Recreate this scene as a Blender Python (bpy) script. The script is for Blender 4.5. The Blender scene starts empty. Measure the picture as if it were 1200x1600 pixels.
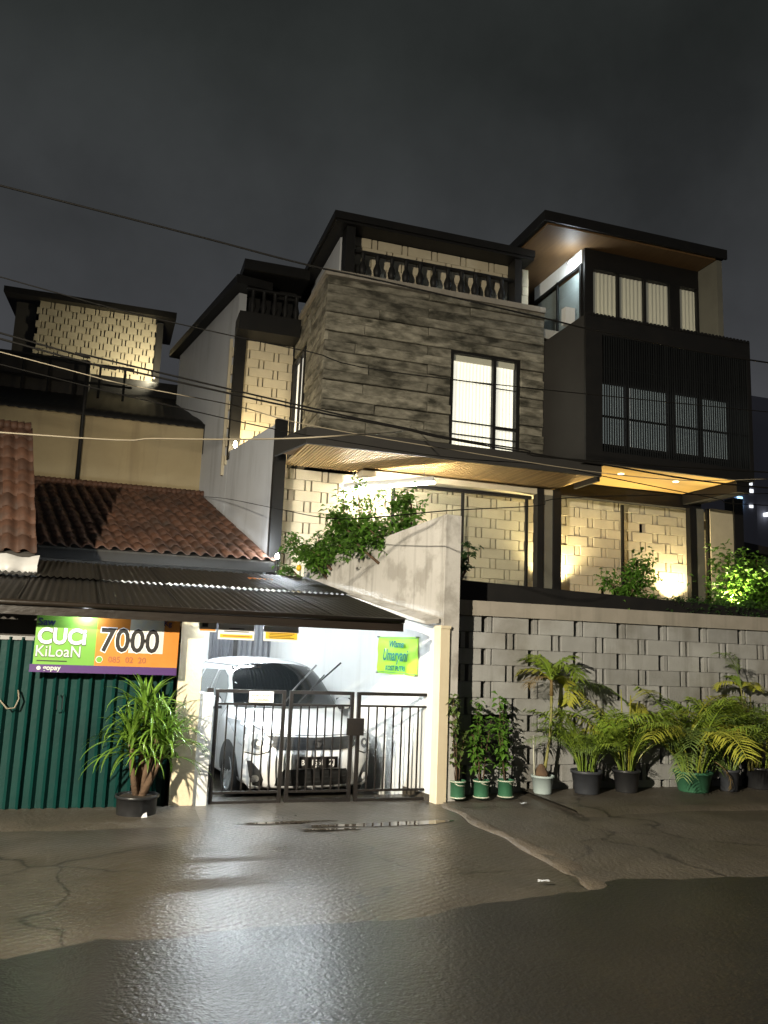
import bpy, math, random
from mathutils import Matrix, Vector, Euler
from mathutils.bvhtree import BVHTree
R = math.radians
rnd = random.Random(7)
scn = bpy.context.scene
COL = scn.collection

# ------------------------------------------------------------------ camera
cam_d = bpy.data.cameras.new('camera'); cam = bpy.data.objects.new('camera', cam_d); COL.objects.link(cam)
scn.camera = cam
pitch, roll, yaw = R(9.42), R(2.23), R(17.75)
fw = Vector((math.sin(yaw)*math.cos(pitch), math.cos(yaw)*math.cos(pitch), math.sin(pitch)))
r0 = Vector((math.cos(yaw), -math.sin(yaw), 0)); u0 = r0.cross(fw)
rt = r0*math.cos(roll) + u0*math.sin(roll); up = -r0*math.sin(roll) + u0*math.cos(roll)
mw = Matrix((rt, up, -fw)).transposed().to_4x4(); mw.translation = (0, 0, 1.75)
cam.matrix_world = mw
cam_d.sensor_fit = 'VERTICAL'; cam_d.sensor_height = 24; cam_d.lens = 24*1280/1600
cam_d.clip_start = .05; cam_d.clip_end = 1200

# ------------------------------------------------------------------ world: overcast city night
w = bpy.data.worlds.new('World'); scn.world = w; w.use_nodes = True
nt = w.node_tree; nt.nodes.clear()
out = nt.nodes.new('ShaderNodeOutputWorld'); bg = nt.nodes.new('ShaderNodeBackground')
sky = nt.nodes.new('ShaderNodeTexSky'); sky.sky_type = 'NISHITA'; sky.sun_disc = False
sky.sun_elevation = R(-6); sky.sun_rotation = R(200)
tc = nt.nodes.new('ShaderNodeTexCoord'); sep = nt.nodes.new('ShaderNodeSeparateXYZ')
ramp = nt.nodes.new('ShaderNodeValToRGB')
els = ramp.color_ramp.elements
els[0].position = 0.0; els[0].color = (.085, .084, .094, 1)
els[1].position = 1.0; els[1].color = (.012, .014, .014, 1)
e = els.new(.34); e.color = (.047, .049, .053, 1)
e = els.new(.62); e.color = (.023, .026, .025, 1)
noi = nt.nodes.new('ShaderNodeTexNoise'); noi.inputs['Scale'].default_value = 2.6; noi.inputs['Detail'].default_value = 6
noi.inputs['Roughness'].default_value = .55
mr = nt.nodes.new('ShaderNodeMapRange'); mr.inputs[1].default_value = .3; mr.inputs[2].default_value = .7
mr.inputs[3].default_value = .62; mr.inputs[4].default_value = 1.34
mul = nt.nodes.new('ShaderNodeMixRGB'); mul.blend_type = 'MULTIPLY'; mul.inputs[0].default_value = 1
add = nt.nodes.new('ShaderNodeMixRGB'); add.blend_type = 'ADD'; add.inputs[0].default_value = .05
L = nt.links.new
L(tc.outputs['Generated'], sep.inputs[0]); L(sep.outputs[2], ramp.inputs[0]); L(tc.outputs['Generated'], noi.inputs['Vector'])
L(noi.outputs[0], mr.inputs[0]); L(ramp.outputs[0], mul.inputs[1]); L(mr.outputs[0], mul.inputs[2])
L(mul.outputs[0], add.inputs[1]); L(sky.outputs[0], add.inputs[2]); L(add.outputs[0], bg.inputs[0]); L(bg.outputs[0], out.inputs[0])
bg.inputs[1].default_value = 1.08

vs = scn.view_settings; vs.view_transform = 'Standard'; vs.look = 'None'; vs.exposure = 0; vs.gamma = 1
vs.use_curve_mapping = False
cy = scn.cycles
cy.use_denoising = True; cy.denoising_input_passes = 'RGB_ALBEDO_NORMAL'; cy.sample_clamp_indirect = 4; cy.max_bounces = 6; cy.diffuse_bounces = 3; cy.glossy_bounces = 3
cy.transparent_max_bounces = 12; cy.caustics_reflective = False; cy.caustics_refractive = False; cy.blur_glossy = .6

# ------------------------------------------------------------------ mesh helpers
class MB:
    def __init__(s, M=None): s.v = []; s.f = []; s.M = M
    def add(s, vs_, fs, M=None):
        o = len(s.v); M = M if M is not None else s.M
        s.v += [tuple(M @ Vector(p)) if M is not None else tuple(p) for p in vs_]
        s.f += [tuple(i+o for i in f) for f in fs]; return s
    def box(s, x0, x1, y0, y1, z0, z1, M=None):
        return s.add([(x0,y0,z0),(x1,y0,z0),(x1,y1,z0),(x0,y1,z0),(x0,y0,z1),(x1,y0,z1),(x1,y1,z1),(x0,y1,z1)],
              [(0,3,2,1),(4,5,6,7),(0,1,5,4),(1,2,6,5),(2,3,7,6),(3,0,4,7)], M)
    def hexa(s, p, M=None):      # 8 points: bottom ring, top ring
        return s.add(p, [(0,3,2,1),(4,5,6,7),(0,1,5,4),(1,2,6,5),(2,3,7,6),(3,0,4,7)], M)
    def bevbox(s, x0, x1, y0, y1, z0, z1, b, M=None):   # front (-y) edges chamfered
        return s.add([(x0,y1,z0),(x1,y1,z0),(x1,y1,z1),(x0,y1,z1),
                      (x0,y0+b,z0),(x1,y0+b,z0),(x1,y0+b,z1),(x0,y0+b,z1),
                      (x0+b,y0,z0+b),(x1-b,y0,z0+b),(x1-b,y0,z1-b),(x0+b,y0,z1-b)],
              [(0,3,2,1),(0,1,5,4),(1,2,6,5),(2,3,7,6),(3,0,4,7),(4,5,9,8),(5,6,10,9),(6,7,11,10),(7,4,8,11),(8,9,10,11)], M)
    def tube(s, pts, r, n=6, cap=True, M=None):
        pts = [Vector(p) for p in pts]; rr = r if isinstance(r, (list, tuple)) else [r]*len(pts)
        vs_, fs = [], []
        prev = None
        for i, p in enumerate(pts):
            d = (pts[min(i+1, len(pts)-1)] - pts[max(i-1, 0)])
            d = d.normalized() if d.length > 1e-9 else Vector((0,0,1))
            a = (prev - d*prev.dot(d)) if prev is not None else (Vector((0,0,1)) if abs(d.z) < .9 else Vector((1,0,0))).cross(d)
            a.normalize(); prev = a; b = d.cross(a)
            for k in range(n):
                t = 2*math.pi*k/n; vs_.append(p + (a*math.cos(t) + b*math.sin(t))*rr[i])
        for i in range(len(pts)-1):
            for k in range(n):
                k2 = (k+1) % n; fs.append((i*n+k, i*n+k2, (i+1)*n+k2, (i+1)*n+k))
        if cap: fs.append(tuple(range(n-1, -1, -1))); fs.append(tuple(range((len(pts)-1)*n, len(pts)*n)))
        return s.add(vs_, fs, M)
    def lathe(s, prof, n=16, c=(0,0,0), M=None):      # prof [(r,z)]
        vs_, fs = [], []
        for r_, z in prof:
            for k in range(n):
                t = 2*math.pi*k/n; vs_.append((c[0]+r_*math.cos(t), c[1]+r_*math.sin(t), c[2]+z))
        for i in range(len(prof)-1):
            for k in range(n):
                k2 = (k+1) % n; fs.append((i*n+k, i*n+k2, (i+1)*n+k2, (i+1)*n+k))
        return s.add(vs_, fs, M)
    def prism(s, poly, y0, y1, M=None):               # poly in (x,z), extruded along y
        n = len(poly)
        vs_ = [(x, y0, z) for x, z in poly] + [(x, y1, z) for x, z in poly]
        fs = [tuple(range(n)), tuple(range(2*n-1, n-1, -1))] + [(i, i+n, (i+1) % n + n, (i+1) % n) for i in range(n)]
        return s.add(vs_, fs, M)
    def grid(s, rows, M=None):
        n = len(rows[0]); vs_ = [p for r_ in rows for p in r_]; fs = []
        for i in range(len(rows)-1):
            for k in range(n-1): fs.append((i*n+k, i*n+k+1, (i+1)*n+k+1, (i+1)*n+k))
        return s.add(vs_, fs, M)
    def mesh(s, name, mat=None, smooth=False):
        me = bpy.data.meshes.new(name); me.from_pydata(s.v, [], s.f); me.update()
        if mat: me.materials.append(mat)
        if smooth: me.polygons.foreach_set('use_smooth', [True]*len(me.polygons))
        return me
    def build(s, name, mat, parent=None, smooth=False): return link(name, s.mesh(name, mat, smooth), parent)

ROOT = {}
def link(name, me, parent=None, loc=None, rot=None, scale=None):
    o = bpy.data.objects.new(name, me); COL.objects.link(o)
    if loc is not None: o.location = loc
    if rot is not None: o.rotation_euler = rot
    if scale is not None: o.scale = scale if isinstance(scale, (tuple, list)) else (scale,)*3
    if parent is not None: setp(o, parent)
    return o
def rootM(o):
    M = Matrix.LocRotScale(o.location, o.rotation_euler, o.scale)
    return (rootM(o.parent) @ o.matrix_parent_inverse @ M) if o.parent else M
def setp(o, p):
    o.parent = p; o.matrix_parent_inverse = rootM(p).inverted()
def tag(o, label=None, cat=None, group=None, kind=None):
    if label: o['label'] = label
    if cat: o['category'] = cat
    if group: o['group'] = group
    if kind: o['kind'] = kind
    return o
def thing(name, loc, label, cat, group=None):
    o = bpy.data.objects.new(name, None); o.empty_display_size = .2; o.location = loc; COL.objects.link(o)
    return tag(o, label, cat, group)

# ------------------------------------------------------------------ materials
def mat(name, c, rough=.7, c2=None, nscale=3, namt=1.0, bump=0, bscale=40, metal=0, streak=None, rand=0, spec=.5, coat=0,
        c3=None, n3=1.2, lo3=.55, hi3=.7, stretch=(1,1,1), wet=None, transl=0, emit=None, estr=0, detail=6, bdet=5):
    m = bpy.data.materials.new(name); m.use_nodes = True; t = m.node_tree; t.nodes.clear()
    N = t.nodes.new; K = t.links.new
    o = N('ShaderNodeOutputMaterial'); b = N('ShaderNodeBsdfPrincipled'); K(b.outputs[0], o.inputs[0])
    b.inputs['Roughness'].default_value = rough; b.inputs['Metallic'].default_value = metal
    b.inputs['Specular IOR Level'].default_value = spec; b.inputs['Coat Weight'].default_value = coat
    b.inputs['Coat Roughness'].default_value = .08
    g = N('ShaderNodeNewGeometry'); mp = N('ShaderNodeMapping'); K(g.outputs['Position'], mp.inputs[0]); mp.inputs['Scale'].default_value = stretch
    if name == 'board_concrete':      # each plank weathers on its own
        oi0 = N('ShaderNodeObjectInfo'); mm0 = N('ShaderNodeMath'); mm0.operation = 'MULTIPLY'; mm0.inputs[1].default_value = 60; K(oi0.outputs['Random'], mm0.inputs[0]); K(mm0.outputs[0], mp.inputs['Location'])
    def noise(sc, det=detail, vec=None, ro=.6):
        n = N('ShaderNodeTexNoise'); n.inputs['Scale'].default_value = sc; n.inputs['Detail'].default_value = det
        n.inputs['Roughness'].default_value = ro
        K(vec if vec is not None else mp.outputs[0], n.inputs['Vector']); return n.outputs[0]
    def rng(x, a, b_, c_=0, d=1):
        r_ = N('ShaderNodeMapRange'); K(x, r_.inputs[0])
        for i, v in enumerate((a, b_, c_, d)): r_.inputs[i+1].default_value = v
        return r_.outputs[0]
    def mix(f, a, b_, mode='MIX'):
        x = N('ShaderNodeMixRGB'); x.blend_type = mode
        for i, v in enumerate((f, a, b_)):
            if isinstance(v, (int, float)): x.inputs[i].default_value = v
            elif isinstance(v, tuple): x.inputs[i].default_value = (*v[:3], 1)
            else: K(v, x.inputs[i])
        return x.outputs[0]
    col = tuple(c)
    if c2 is not None:
        col = mix(rng(noise(nscale), .5-.25/namt, .5+.25/namt), tuple(c), tuple(c2))
    if c3 is not None: col = mix(rng(noise(n3), lo3, hi3), col, tuple(c3))
    if 'concrete' in name and wet:      # shrinkage cracks
        nn = N('ShaderNodeTexNoise'); nn.inputs['Scale'].default_value = 1.6; nn.inputs['Detail'].default_value = 6; K(g.outputs['Position'], nn.inputs['Vector'])
        va = N('ShaderNodeVectorMath'); va.operation = 'SCALE'; va.inputs['Scale'].default_value = .55; K(nn.outputs['Color'], va.inputs[0])
        vb = N('ShaderNodeVectorMath'); K(va.outputs[0], vb.inputs[0]); K(g.outputs['Position'], vb.inputs[1])
        vo = N('ShaderNodeTexVoronoi'); vo.feature = 'DISTANCE_TO_EDGE'; vo.inputs['Scale'].default_value = .42; K(vb.outputs[0], vo.inputs['Vector'])
        col = mix(rng(vo.outputs['Distance'], .0, .007, .85, 0), col, (.012,.010,.008))
    if streak:
        m2 = N('ShaderNodeMapping'); K(g.outputs['Position'], m2.inputs[0]); m2.inputs['Scale'].default_value = (streak[1], streak[1], .35)
        col = mix(rng(noise(1.0, 5, m2.outputs[0]), .52, .75, 0, streak[2]), col, streak[0])
    if rand:
        oi = N('ShaderNodeObjectInfo'); v = rng(oi.outputs['Random'], 0, 1, 1-rand, 1+rand)
        h = N('ShaderNodeHueSaturation'); K(v, h.inputs['Value'])
        if isinstance(col, tuple): h.inputs['Color'].default_value = (*col[:3], 1)
        else: K(col, h.inputs['Color'])
        col = h.outputs[0]
    if isinstance(col, tuple): b.inputs['Base Color'].default_value = (*col[:3], 1)
    else: K(col, b.inputs['Base Color'])
    if wet:       # (scale, lo rough, hi rough)
        K(rng(noise(wet[0], 5), .28, .72, wet[1], wet[2]), b.inputs['Roughness'])
    if bump:
        bp = N('ShaderNodeBump'); bp.inputs['Strength'].default_value = bump; bp.inputs['Distance'].default_value = .02
        K(noise(bscale, bdet), bp.inputs['Height']); K(bp.outputs[0], b.inputs['Normal'])
    if m.name.startswith('wet_concrete'):
        wv = N('ShaderNodeTexWave'); wv.inputs['Scale'].default_value = 5.5; wv.inputs['Distortion'].default_value = 3.0; wv.inputs['Detail'].default_value = 3
        m3 = N('ShaderNodeMapping'); K(g.outputs['Position'], m3.inputs[0]); m3.inputs['Rotation'].default_value = (0,0,R(62)); K(m3.outputs[0], wv.inputs['Vector'])
        b3 = N('ShaderNodeBump'); b3.inputs['Strength'].default_value = .10; b3.inputs['Distance'].default_value = .012; K(wv.outputs['Fac'], b3.inputs['Height']); K(bp.outputs[0], b3.inputs['Normal']); K(b3.outputs[0], b.inputs['Normal'])
    if emit and m.name == 'lit_curtain':      # fold shading painted as bands in the curtain's own glow
        wv = N('ShaderNodeTexWave'); wv.inputs['Scale'].default_value = 4.2; wv.inputs['Distortion'].default_value = 2.5; wv.inputs['Detail'].default_value = 2; wv.inputs['Detail Scale'].default_value = .6
        m4 = N('ShaderNodeMapping'); K(g.outputs['Position'], m4.inputs[0]); m4.inputs['Scale'].default_value = (1,.0,.12); K(m4.outputs[0], wv.inputs['Vector'])
        b.inputs['Emission Color'].default_value = (*emit, 1); K(rng(wv.outputs['Fac'], 0, 1, estr*.58, estr), b.inputs['Emission Strength']); emit = None
    if emit:
        b.inputs['Emission Color'].default_value = (*emit, 1); b.inputs['Emission Strength'].default_value = estr
    if transl:
        tr = N('ShaderNodeBsdfTranslucent'); ms = N('ShaderNodeMixShader'); ms.inputs[0].default_value = transl
        if isinstance(col, tuple): tr.inputs[0].default_value = (*col[:3], 1)
        else: K(col, tr.inputs[0])
        K(b.outputs[0], ms.inputs[1]); K(tr.outputs[0], ms.inputs[2]); K(ms.outputs[0], o.inputs[0])
    return m
def glow(name, c, s):
    m = bpy.data.materials.new(name); m.use_nodes = True; t = m.node_tree; t.nodes.clear()
    o = t.nodes.new('ShaderNodeOutputMaterial'); e = t.nodes.new('ShaderNodeEmission'); t.links.new(e.outputs[0], o.inputs[0])
    e.inputs[0].default_value = (*c, 1); e.inputs[1].default_value = s; return m
def glass(name, tint=(.9,.95,.95), gl=.12, rough=.05):
    m = bpy.data.materials.new(name); m.use_nodes = True; t = m.node_tree; t.nodes.clear()
    o = t.nodes.new('ShaderNodeOutputMaterial'); a = t.nodes.new('ShaderNodeBsdfTransparent'); a.inputs[0].default_value = (*tint, 1)
    g = t.nodes.new('ShaderNodeBsdfGlossy'); g.inputs['Roughness'].default_value = rough; x = t.nodes.new('ShaderNodeMixShader')
    x.inputs[0].default_value = gl; t.links.new(a.outputs[0], x.inputs[1]); t.links.new(g.outputs[0], x.inputs[2]); t.links.new(x.outputs[0], o.inputs[0])
    return m

M = {}
M['asphalt'] = mat('asphalt', (.011,.0105,.0095), c2=(.018,.017,.015), nscale=1.3, bump=.22, bscale=36, bdet=1, wet=(.6,.27,.42), spec=.36)
M['apron'] = mat('wet_concrete', (.080,.068,.053), c2=(.042,.037,.03), nscale=1.6, spec=.42, bump=.24, bscale=30, bdet=1, wet=(.9,.26,.44), c3=(.045,.036,.026), n3=2.6, lo3=.5, hi3=.75)
M['apron2'] = mat('worn_concrete', (.092,.078,.058), c2=(.055,.047,.037), nscale=1.4, bump=.5, bscale=25, bdet=2, wet=(1.3,.35,.7), c3=(.055,.047,.036), n3=2.2, lo3=.5, hi3=.75)
M['mortar'] = mat('mortar_edge', (.125,.10,.07), c2=(.075,.06,.044), nscale=4, bump=.6, bscale=22, rough=.6)
M['soil'] = mat('soil', (.035,.026,.018), c2=(.02,.015,.01), nscale=20, bump=.8, bscale=40, rough=.95)
M['puddle'] = mat('puddle_water', (.05,.039,.028), rough=.04, bump=.04, bscale=6, spec=.6)
M['block'] = mat('pale_concrete_block', (.32,.32,.312), c2=(.24,.24,.232), nscale=3, bump=.4, bscale=60, rough=.9, rand=.12, streak=((.12,.115,.10),3.5,.7), c3=(.17,.16,.14), n3=1.3, lo3=.5, hi3=.75)
M['wblock'] = mat('cream_block', (.54,.475,.34), c2=(.46,.40,.285), nscale=5, bump=.25, bscale=60, rough=.85, rand=.08)
M['cap'] = mat('cap_render', (.31,.28,.24), c2=(.22,.2,.165), nscale=2.5, bump=.2, bscale=50, rough=.85, streak=((.13,.12,.1),5,.6))
M['plank'] = mat('board_concrete', (.29,.27,.215), c2=(.105,.097,.074), nscale=5.5, namt=1.5, stretch=(.6,.6,1.5), bump=1.0, bscale=30, rough=.95, rand=.28, c3=(.036,.034,.024), n3=3.2, lo3=.47, hi3=.66, detail=12)
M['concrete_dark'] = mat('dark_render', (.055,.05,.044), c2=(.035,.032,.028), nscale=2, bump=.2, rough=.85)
M['black'] = mat('black_steel', (.009,.009,.009), c2=(.014,.013,.012), nscale=4, rough=.5, bump=.1, spec=.25)
M['charcoal'] = mat('charcoal_panel', (.04,.038,.035), c2=(.03,.028,.026), nscale=1.5, rough=.65, bump=.06, spec=.25)
M['slat'] = mat('black_slat', (.010,.011,.011), rough=.4, rand=.2)
M['wood'] = mat('soffit_timber', (.55,.36,.15), c2=(.40,.25,.095), nscale=3, stretch=(6,.6,1), rough=.55, rand=.14, bump=.1)
M['wood_dark'] = mat('dark_timber', (.16,.09,.035), c2=(.11,.06,.025), nscale=3, stretch=(6,.6,1), rough=.6)
M['wood2'] = mat('soffit_panel', (.62,.40,.13), c2=(.52,.32,.1), nscale=2, stretch=(.5,5,1), rough=.5)
M['white'] = mat('white_paint', (.74,.74,.72), c2=(.68,.68,.66), nscale=2, rough=.7, bump=.1, bscale=25, streak=((.45,.43,.38),4,.35))
M['plaster'] = mat('grimy_plaster', (.56,.54,.51), c2=(.46,.44,.41), nscale=1.3, rough=.85, bump=.25, bscale=30, streak=((.2,.185,.16),8,.75), c3=(.36,.34,.31), n3=2.5, lo3=.5, hi3=.62)
M['bluewall'] = mat('grey_white_plaster', (.50,.52,.55), c2=(.43,.445,.47), nscale=.9, rough=.85, bump=.2, bscale=20, streak=((.22,.22,.22),2.6,.55))
M['cream'] = mat('cream_paint', (.74,.65,.47), c2=(.66,.56,.39), nscale=3, rough=.75, bump=.15, bscale=30, streak=((.3,.22,.13),6,.4))
M['beige'] = mat('beige_wall', (.42,.34,.2), c2=(.34,.27,.155), nscale=1.1, rough=.85, bump=.2, bscale=20, streak=((.16,.12,.07),3,.5))
M['tile'] = mat('clay_tile', (.10,.043,.023), c2=(.05,.024,.014), nscale=5, rough=.7, bump=.3, bscale=30, rand=.3, c3=(.03,.019,.013), n3=1.4, lo3=.5, hi3=.72)
M['zinc'] = mat('dark_roof_sheet', (.022,.02,.016), c2=(.012,.0105,.009), nscale=2.5, spec=.3, rough=.5, bump=.2, bscale=25, c3=(.055,.05,.042), n3=5, lo3=.66, hi3=.78)
M['fascia'] = mat('wet_brown_fascia', (.022,.016,.011), c2=(.011,.008,.006), nscale=6, rough=.35, bump=.3, bscale=20, stretch=(.4,1,1))
M['galv'] = mat('galvanised_sheet', (.42,.44,.47), c2=(.2,.19,.2), nscale=3, stretch=(3,3,.5), rough=.35, metal=.7)
M['green'] = mat('green_shutter', (.002,.040,.034), c2=(.002,.022,.02), nscale=2.2, c3=(.035,.022,.012), n3=4.0, lo3=.66, hi3=.72, spec=.25, rough=.5, bump=.15, bscale=18, streak=((.012,.045,.04),5,.6))
M['banner_green'] = mat('banner_green', (.14,.36,.05), c2=(.19,.40,.065), nscale=3, rough=.4)
M['banner_orange'] = mat('banner_orange', (.56,.19,.025), c2=(.54,.24,.05), nscale=4, rough=.4)
M['banner_purple'] = mat('banner_purple', (.075,.03,.14), rough=.45)
M['lime'] = mat('lime_banner', (.50,.90,.02), c2=(.42,.86,.06), nscale=4, rough=.5, bump=.1, bscale=8)
M['txt_white'] = mat('white_lettering', (.8,.8,.8), rough=.5)
M['txt_grey'] = mat('grey_lettering', (.55,.6,.55), rough=.5)
M['txt_black'] = mat('black_lettering', (.015,.013,.012), rough=.5)
M['txt_navy'] = mat('navy_lettering', (.02,.03,.10), rough=.5)
M['txt_teal'] = mat('teal_lettering', (.0,.25,.16), rough=.5)
M['txt_brown'] = mat('brown_lettering', (.35,.12,.05), rough=.5)
M['sign_yellow'] = mat('yellow_plate', (.8,.5,.04), rough=.5)
M['carpaint'] = mat('silver_paint', (.80,.81,.82), rough=.35, metal=.1, coat=.7, spec=.5)
M['carglass'] = mat('car_glass', (.012,.014,.015), rough=.08, spec=.45)
M['sideglass'] = mat('car_side_glass', (.20,.225,.23), rough=.12, spec=.8, coat=.6)
M['carblack'] = mat('black_trim', (.012,.012,.012), rough=.45)
M['tyre'] = mat('tyre_rubber', (.018,.018,.018), rough=.8, bump=.2)
M['rim'] = mat('alloy_rim', (.62,.64,.66), rough=.3, metal=.8)
M['chrome'] = mat('chrome', (.8,.8,.8), rough=.15, metal=1)
M['lens'] = mat('headlight_lens', (.62,.64,.66), rough=.15, metal=.5, coat=1)
M['lensdark'] = mat('headlight_bowl', (.12,.125,.13), rough=.2, metal=.6)
M['gate'] = mat('gate_paint', (.010,.009,.009), c2=(.018,.014,.011), nscale=9, spec=.3, rough=.5, bump=.3, bscale=40)
M['leaf'] = mat('palm_leaf', (.20,.33,.04), c2=(.29,.37,.05), nscale=6, rough=.45, rand=.25, transl=.3)
M['leafy'] = mat('yellow_palm_leaf', (.46,.44,.06), c2=(.32,.36,.05), nscale=6, rough=.45, rand=.2, transl=.3)
M['leafd'] = mat('dark_palm_leaf', (.11,.18,.045), c2=(.16,.22,.055), nscale=6, rough=.5, rand=.25, transl=.25)
M['leafdry'] = mat('dry_palm_leaf', (.2,.13,.045), c2=(.15,.11,.04), nscale=8, rough=.7, transl=.2)
M['strap'] = mat('strap_leaf', (.17,.29,.035), c2=(.09,.18,.028), nscale=5, rough=.3, rand=.35, transl=.25)
M['bush'] = mat('bush_leaf', (.12,.25,.03), c2=(.06,.15,.022), nscale=9, rough=.45, transl=.3)
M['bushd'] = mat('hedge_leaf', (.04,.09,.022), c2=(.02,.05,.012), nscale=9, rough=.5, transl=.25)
M['bark'] = mat('bark', (.14,.085,.05), c2=(.08,.05,.03), nscale=14, bump=.6, bscale=40, rough=.9)
M['stem'] = mat('green_stem', (.24,.22,.06), c2=(.15,.15,.045), nscale=12, rough=.6)
M['pot_black'] = mat('black_plastic_pot', (.015,.016,.018), c2=(.03,.03,.032), nscale=6, rough=.35)
M['pot_grey'] = mat('dark_grey_pot', (.045,.05,.06), c2=(.03,.032,.038), nscale=5, rough=.5)
M['pot_green'] = mat('green_pot', (.045,.16,.085), c2=(.035,.12,.065), nscale=5, rough=.5)
M['pot_white'] = mat('pale_blue_pot', (.42,.5,.5), c2=(.33,.4,.4), nscale=5, rough=.5)
M['pot_rim'] = mat('pale_pot_rim', (.55,.55,.45), rough=.6)
M['lemon'] = mat('lemon_peel', (.8,.5,.02), rough=.4)
M['paper'] = mat('paper', (.6,.62,.65), rough=.7)
M['cable'] = mat('cable', (.006,.0055,.005), rough=.7, spec=.1)
M['cable_pale'] = mat('pale_cable', (.2,.17,.12), rough=.6)
M['glass'] = glass('window_glass', (.97,.98,.97), .05); M['glass2'] = glass('tinted_glass', (.80,.83,.83), .12)
M['curtain_lit'] = mat('lit_curtain', (.75,.72,.62), rough=.9, emit=(1,.955,.83), estr=1.02)
M['curtain_dim'] = mat('dim_curtain', (.6,.56,.45), rough=.9, emit=(1,.93,.72), estr=.08)
M['curtain_cool'] = mat('cool_curtain', (.4,.44,.44), rough=.9, emit=(.88,.94,.90), estr=.20)
M['tube'] = glow('fluorescent_tube', (.86,.95,1), 640)
M['tube2'] = glow('garden_tube', (1,.95,.80), 330)
M['led'] = glow('led_bulb', (.9,.96,1), 300)
M['bulb_warm'] = glow('warm_bulb', (1,.8,.5), 120)
M['bulb_cool'] = glow('cool_bulb', (.85,.95,1), 150)
M['downlight'] = glow('downlight', (1,.85,.55), 6)
M['citywin'] = glow('city_window', (.9,.95,1), 1.6); M['citysign'] = glow('city_sign', (.35,.65,1), 3.0)
M['tower'] = mat('tower_render', (.30,.30,.36), rough=.8)
M['orange'] = mat('orange_plank', (.5,.18,.04), c2=(.4,.13,.03), nscale=10, rough=.7)
M['steelgrey'] = mat('grey_steel', (.25,.25,.25), rough=.4, metal=.6)
M['beam'] = mat('grey_green_column', (.16,.155,.125), c2=(.13,.125,.1), nscale=3, rough=.7)

def light(name, kind, loc, power, color, parent, radius=.05, target=None, angle=None, blend=.5):
    d = bpy.data.lights.new(name, kind); d.energy = power; d.color = color
    if kind in ('POINT', 'SPOT'): d.shadow_soft_size = radius
    o = bpy.data.objects.new(name, d); COL.objects.link(o); o.location = loc
    if target is not None:
        o.rotation_euler = (Vector(target)-Vector(loc)).to_track_quat('-Z', 'Y').to_euler()
    if kind == 'SPOT': d.spot_size = R(angle); d.spot_blend = blend
    if parent is not None: setp(o, parent)
    return o

def text(s, size, m, parent, origin, xd=(1,0,0), sx=1, shear=0, bold=0, align='LEFT', name='lettering', ext=.0012):
    c = bpy.data.curves.new('lettering', 'FONT'); c.body = s; c.size = size; c.shear = shear; c.offset = bold; c.extrude = ext
    c.align_x = align; c.resolution_u = 3
    o = bpy.data.objects.new('tmp', c); COL.objects.link(o); bpy.context.view_layer.update()
    me = bpy.data.meshes.new_from_object(o.evaluated_get(bpy.context.evaluated_depsgraph_get()))
    bpy.data.objects.remove(o)
    xv = Vector(xd).normalized(); zv = Vector((0,0,1)); nv = xv.cross(zv)
    T = Matrix((xv*sx, zv, nv)).transposed().to_4x4(); T.translation = origin
    me.transform(T); me.materials.clear(); me.materials.append(m)
    return link(name, me, parent)

# the property line between the two plots runs back and to the left
KB = .1944
def bx(y): return 3.6 - KB*(y-9.2)
_bd = Vector((-KB, 1, 0)).normalized()
BM = Matrix((( _bd.x, -_bd.y, 0, 3.6), (_bd.y, _bd.x, 0, 9.2), (0,0,1,0), (0,0,0,1)))   # x runs back along the line, y to the left
def bl(y): return (y-9.2)/_bd.y
# ------------------------------------------------------------------ street lamp (out of frame, lights the street from the left)
t = thing('street_lamp', (-6.4, -4.0, 0), 'tall steel street lamp with a curved arm at the near kerb', 'street lamp')
MB().tube([(-6.4,-4.0,0), (-6.4,-4.0,4.9), (-6.3,-3.4,5.45), (-6.1,-1.4,5.66)], [.09,.07,.05,.045], 10).build('pole', M['steelgrey'], t, True)
MB().box(-6.22,-5.98,-1.5,-.75,5.60,5.71).build('lamp_head', M['steelgrey'], t)
MB().box(-6.19,-6.01,-1.4,-.8,5.585,5.597).build('lamp_lens', glow('street_lamp_lens', (1,.88,.68), 30), t)
light('lamp_light', 'SPOT', (-6.1, -1.05, 5.45), 15500, (1,.90,.71), t, .10, (2.6, 8.5, .6), 92, 1.0)

# ------------------------------------------------------------------ ground
def struct(name, mb, m, parent=None, smooth=False):
    o = mb.build(name, M[m], parent, smooth); return o if parent else tag(o, kind='structure')
struct('ground', MB().box(-260,400,-200,500,-.4,-.15), 'soil')
# asphalt road, its edge against the apron is ragged
def edge(x):      # kerb line between asphalt and concrete
    K_ = [(-14,4.7),(-.43,5.1),(.07,5.25),(1.63,5.30),(3.3,5.6),(4.0,5.88),(5.3,5.86),(16,5.9)]
    for (a, ya_), (b, yb_) in zip(K_, K_[1:]):
        if x <= b: y = ya_+(yb_-ya_)*(x-a)/(b-a); break
    else: y = 5.9
    return y + .03*math.sin(x*3.1) + .025*math.sin(x*7.7+1) + .012*math.sin(x*19)
xs = [-12+.12*i for i in range(230)]
mb = MB(); mb.add([(-260,-200,-.012),(400,-200,-.012),(400,6.2,-.012),(-260,6.2,-.012)], [(0,1,2,3)])
struct('road', mb, 'asphalt')
def slab(x0, x1, yfun, y1, z0, zfun, n):
    mb = MB(); A = []
    for i in range(n+1):
        x = x0+(x1-x0)*i/n; y0 = yfun(x)
        row = []
        for j in range(25):
            f = j/24; y = y0+(y1-y0)*f; row.append((x, y, zfun(x, y, f)))
        A.append(row)
    mb.grid(A); mb.f = [tuple(reversed(f)) for f in mb.f]; return mb
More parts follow.
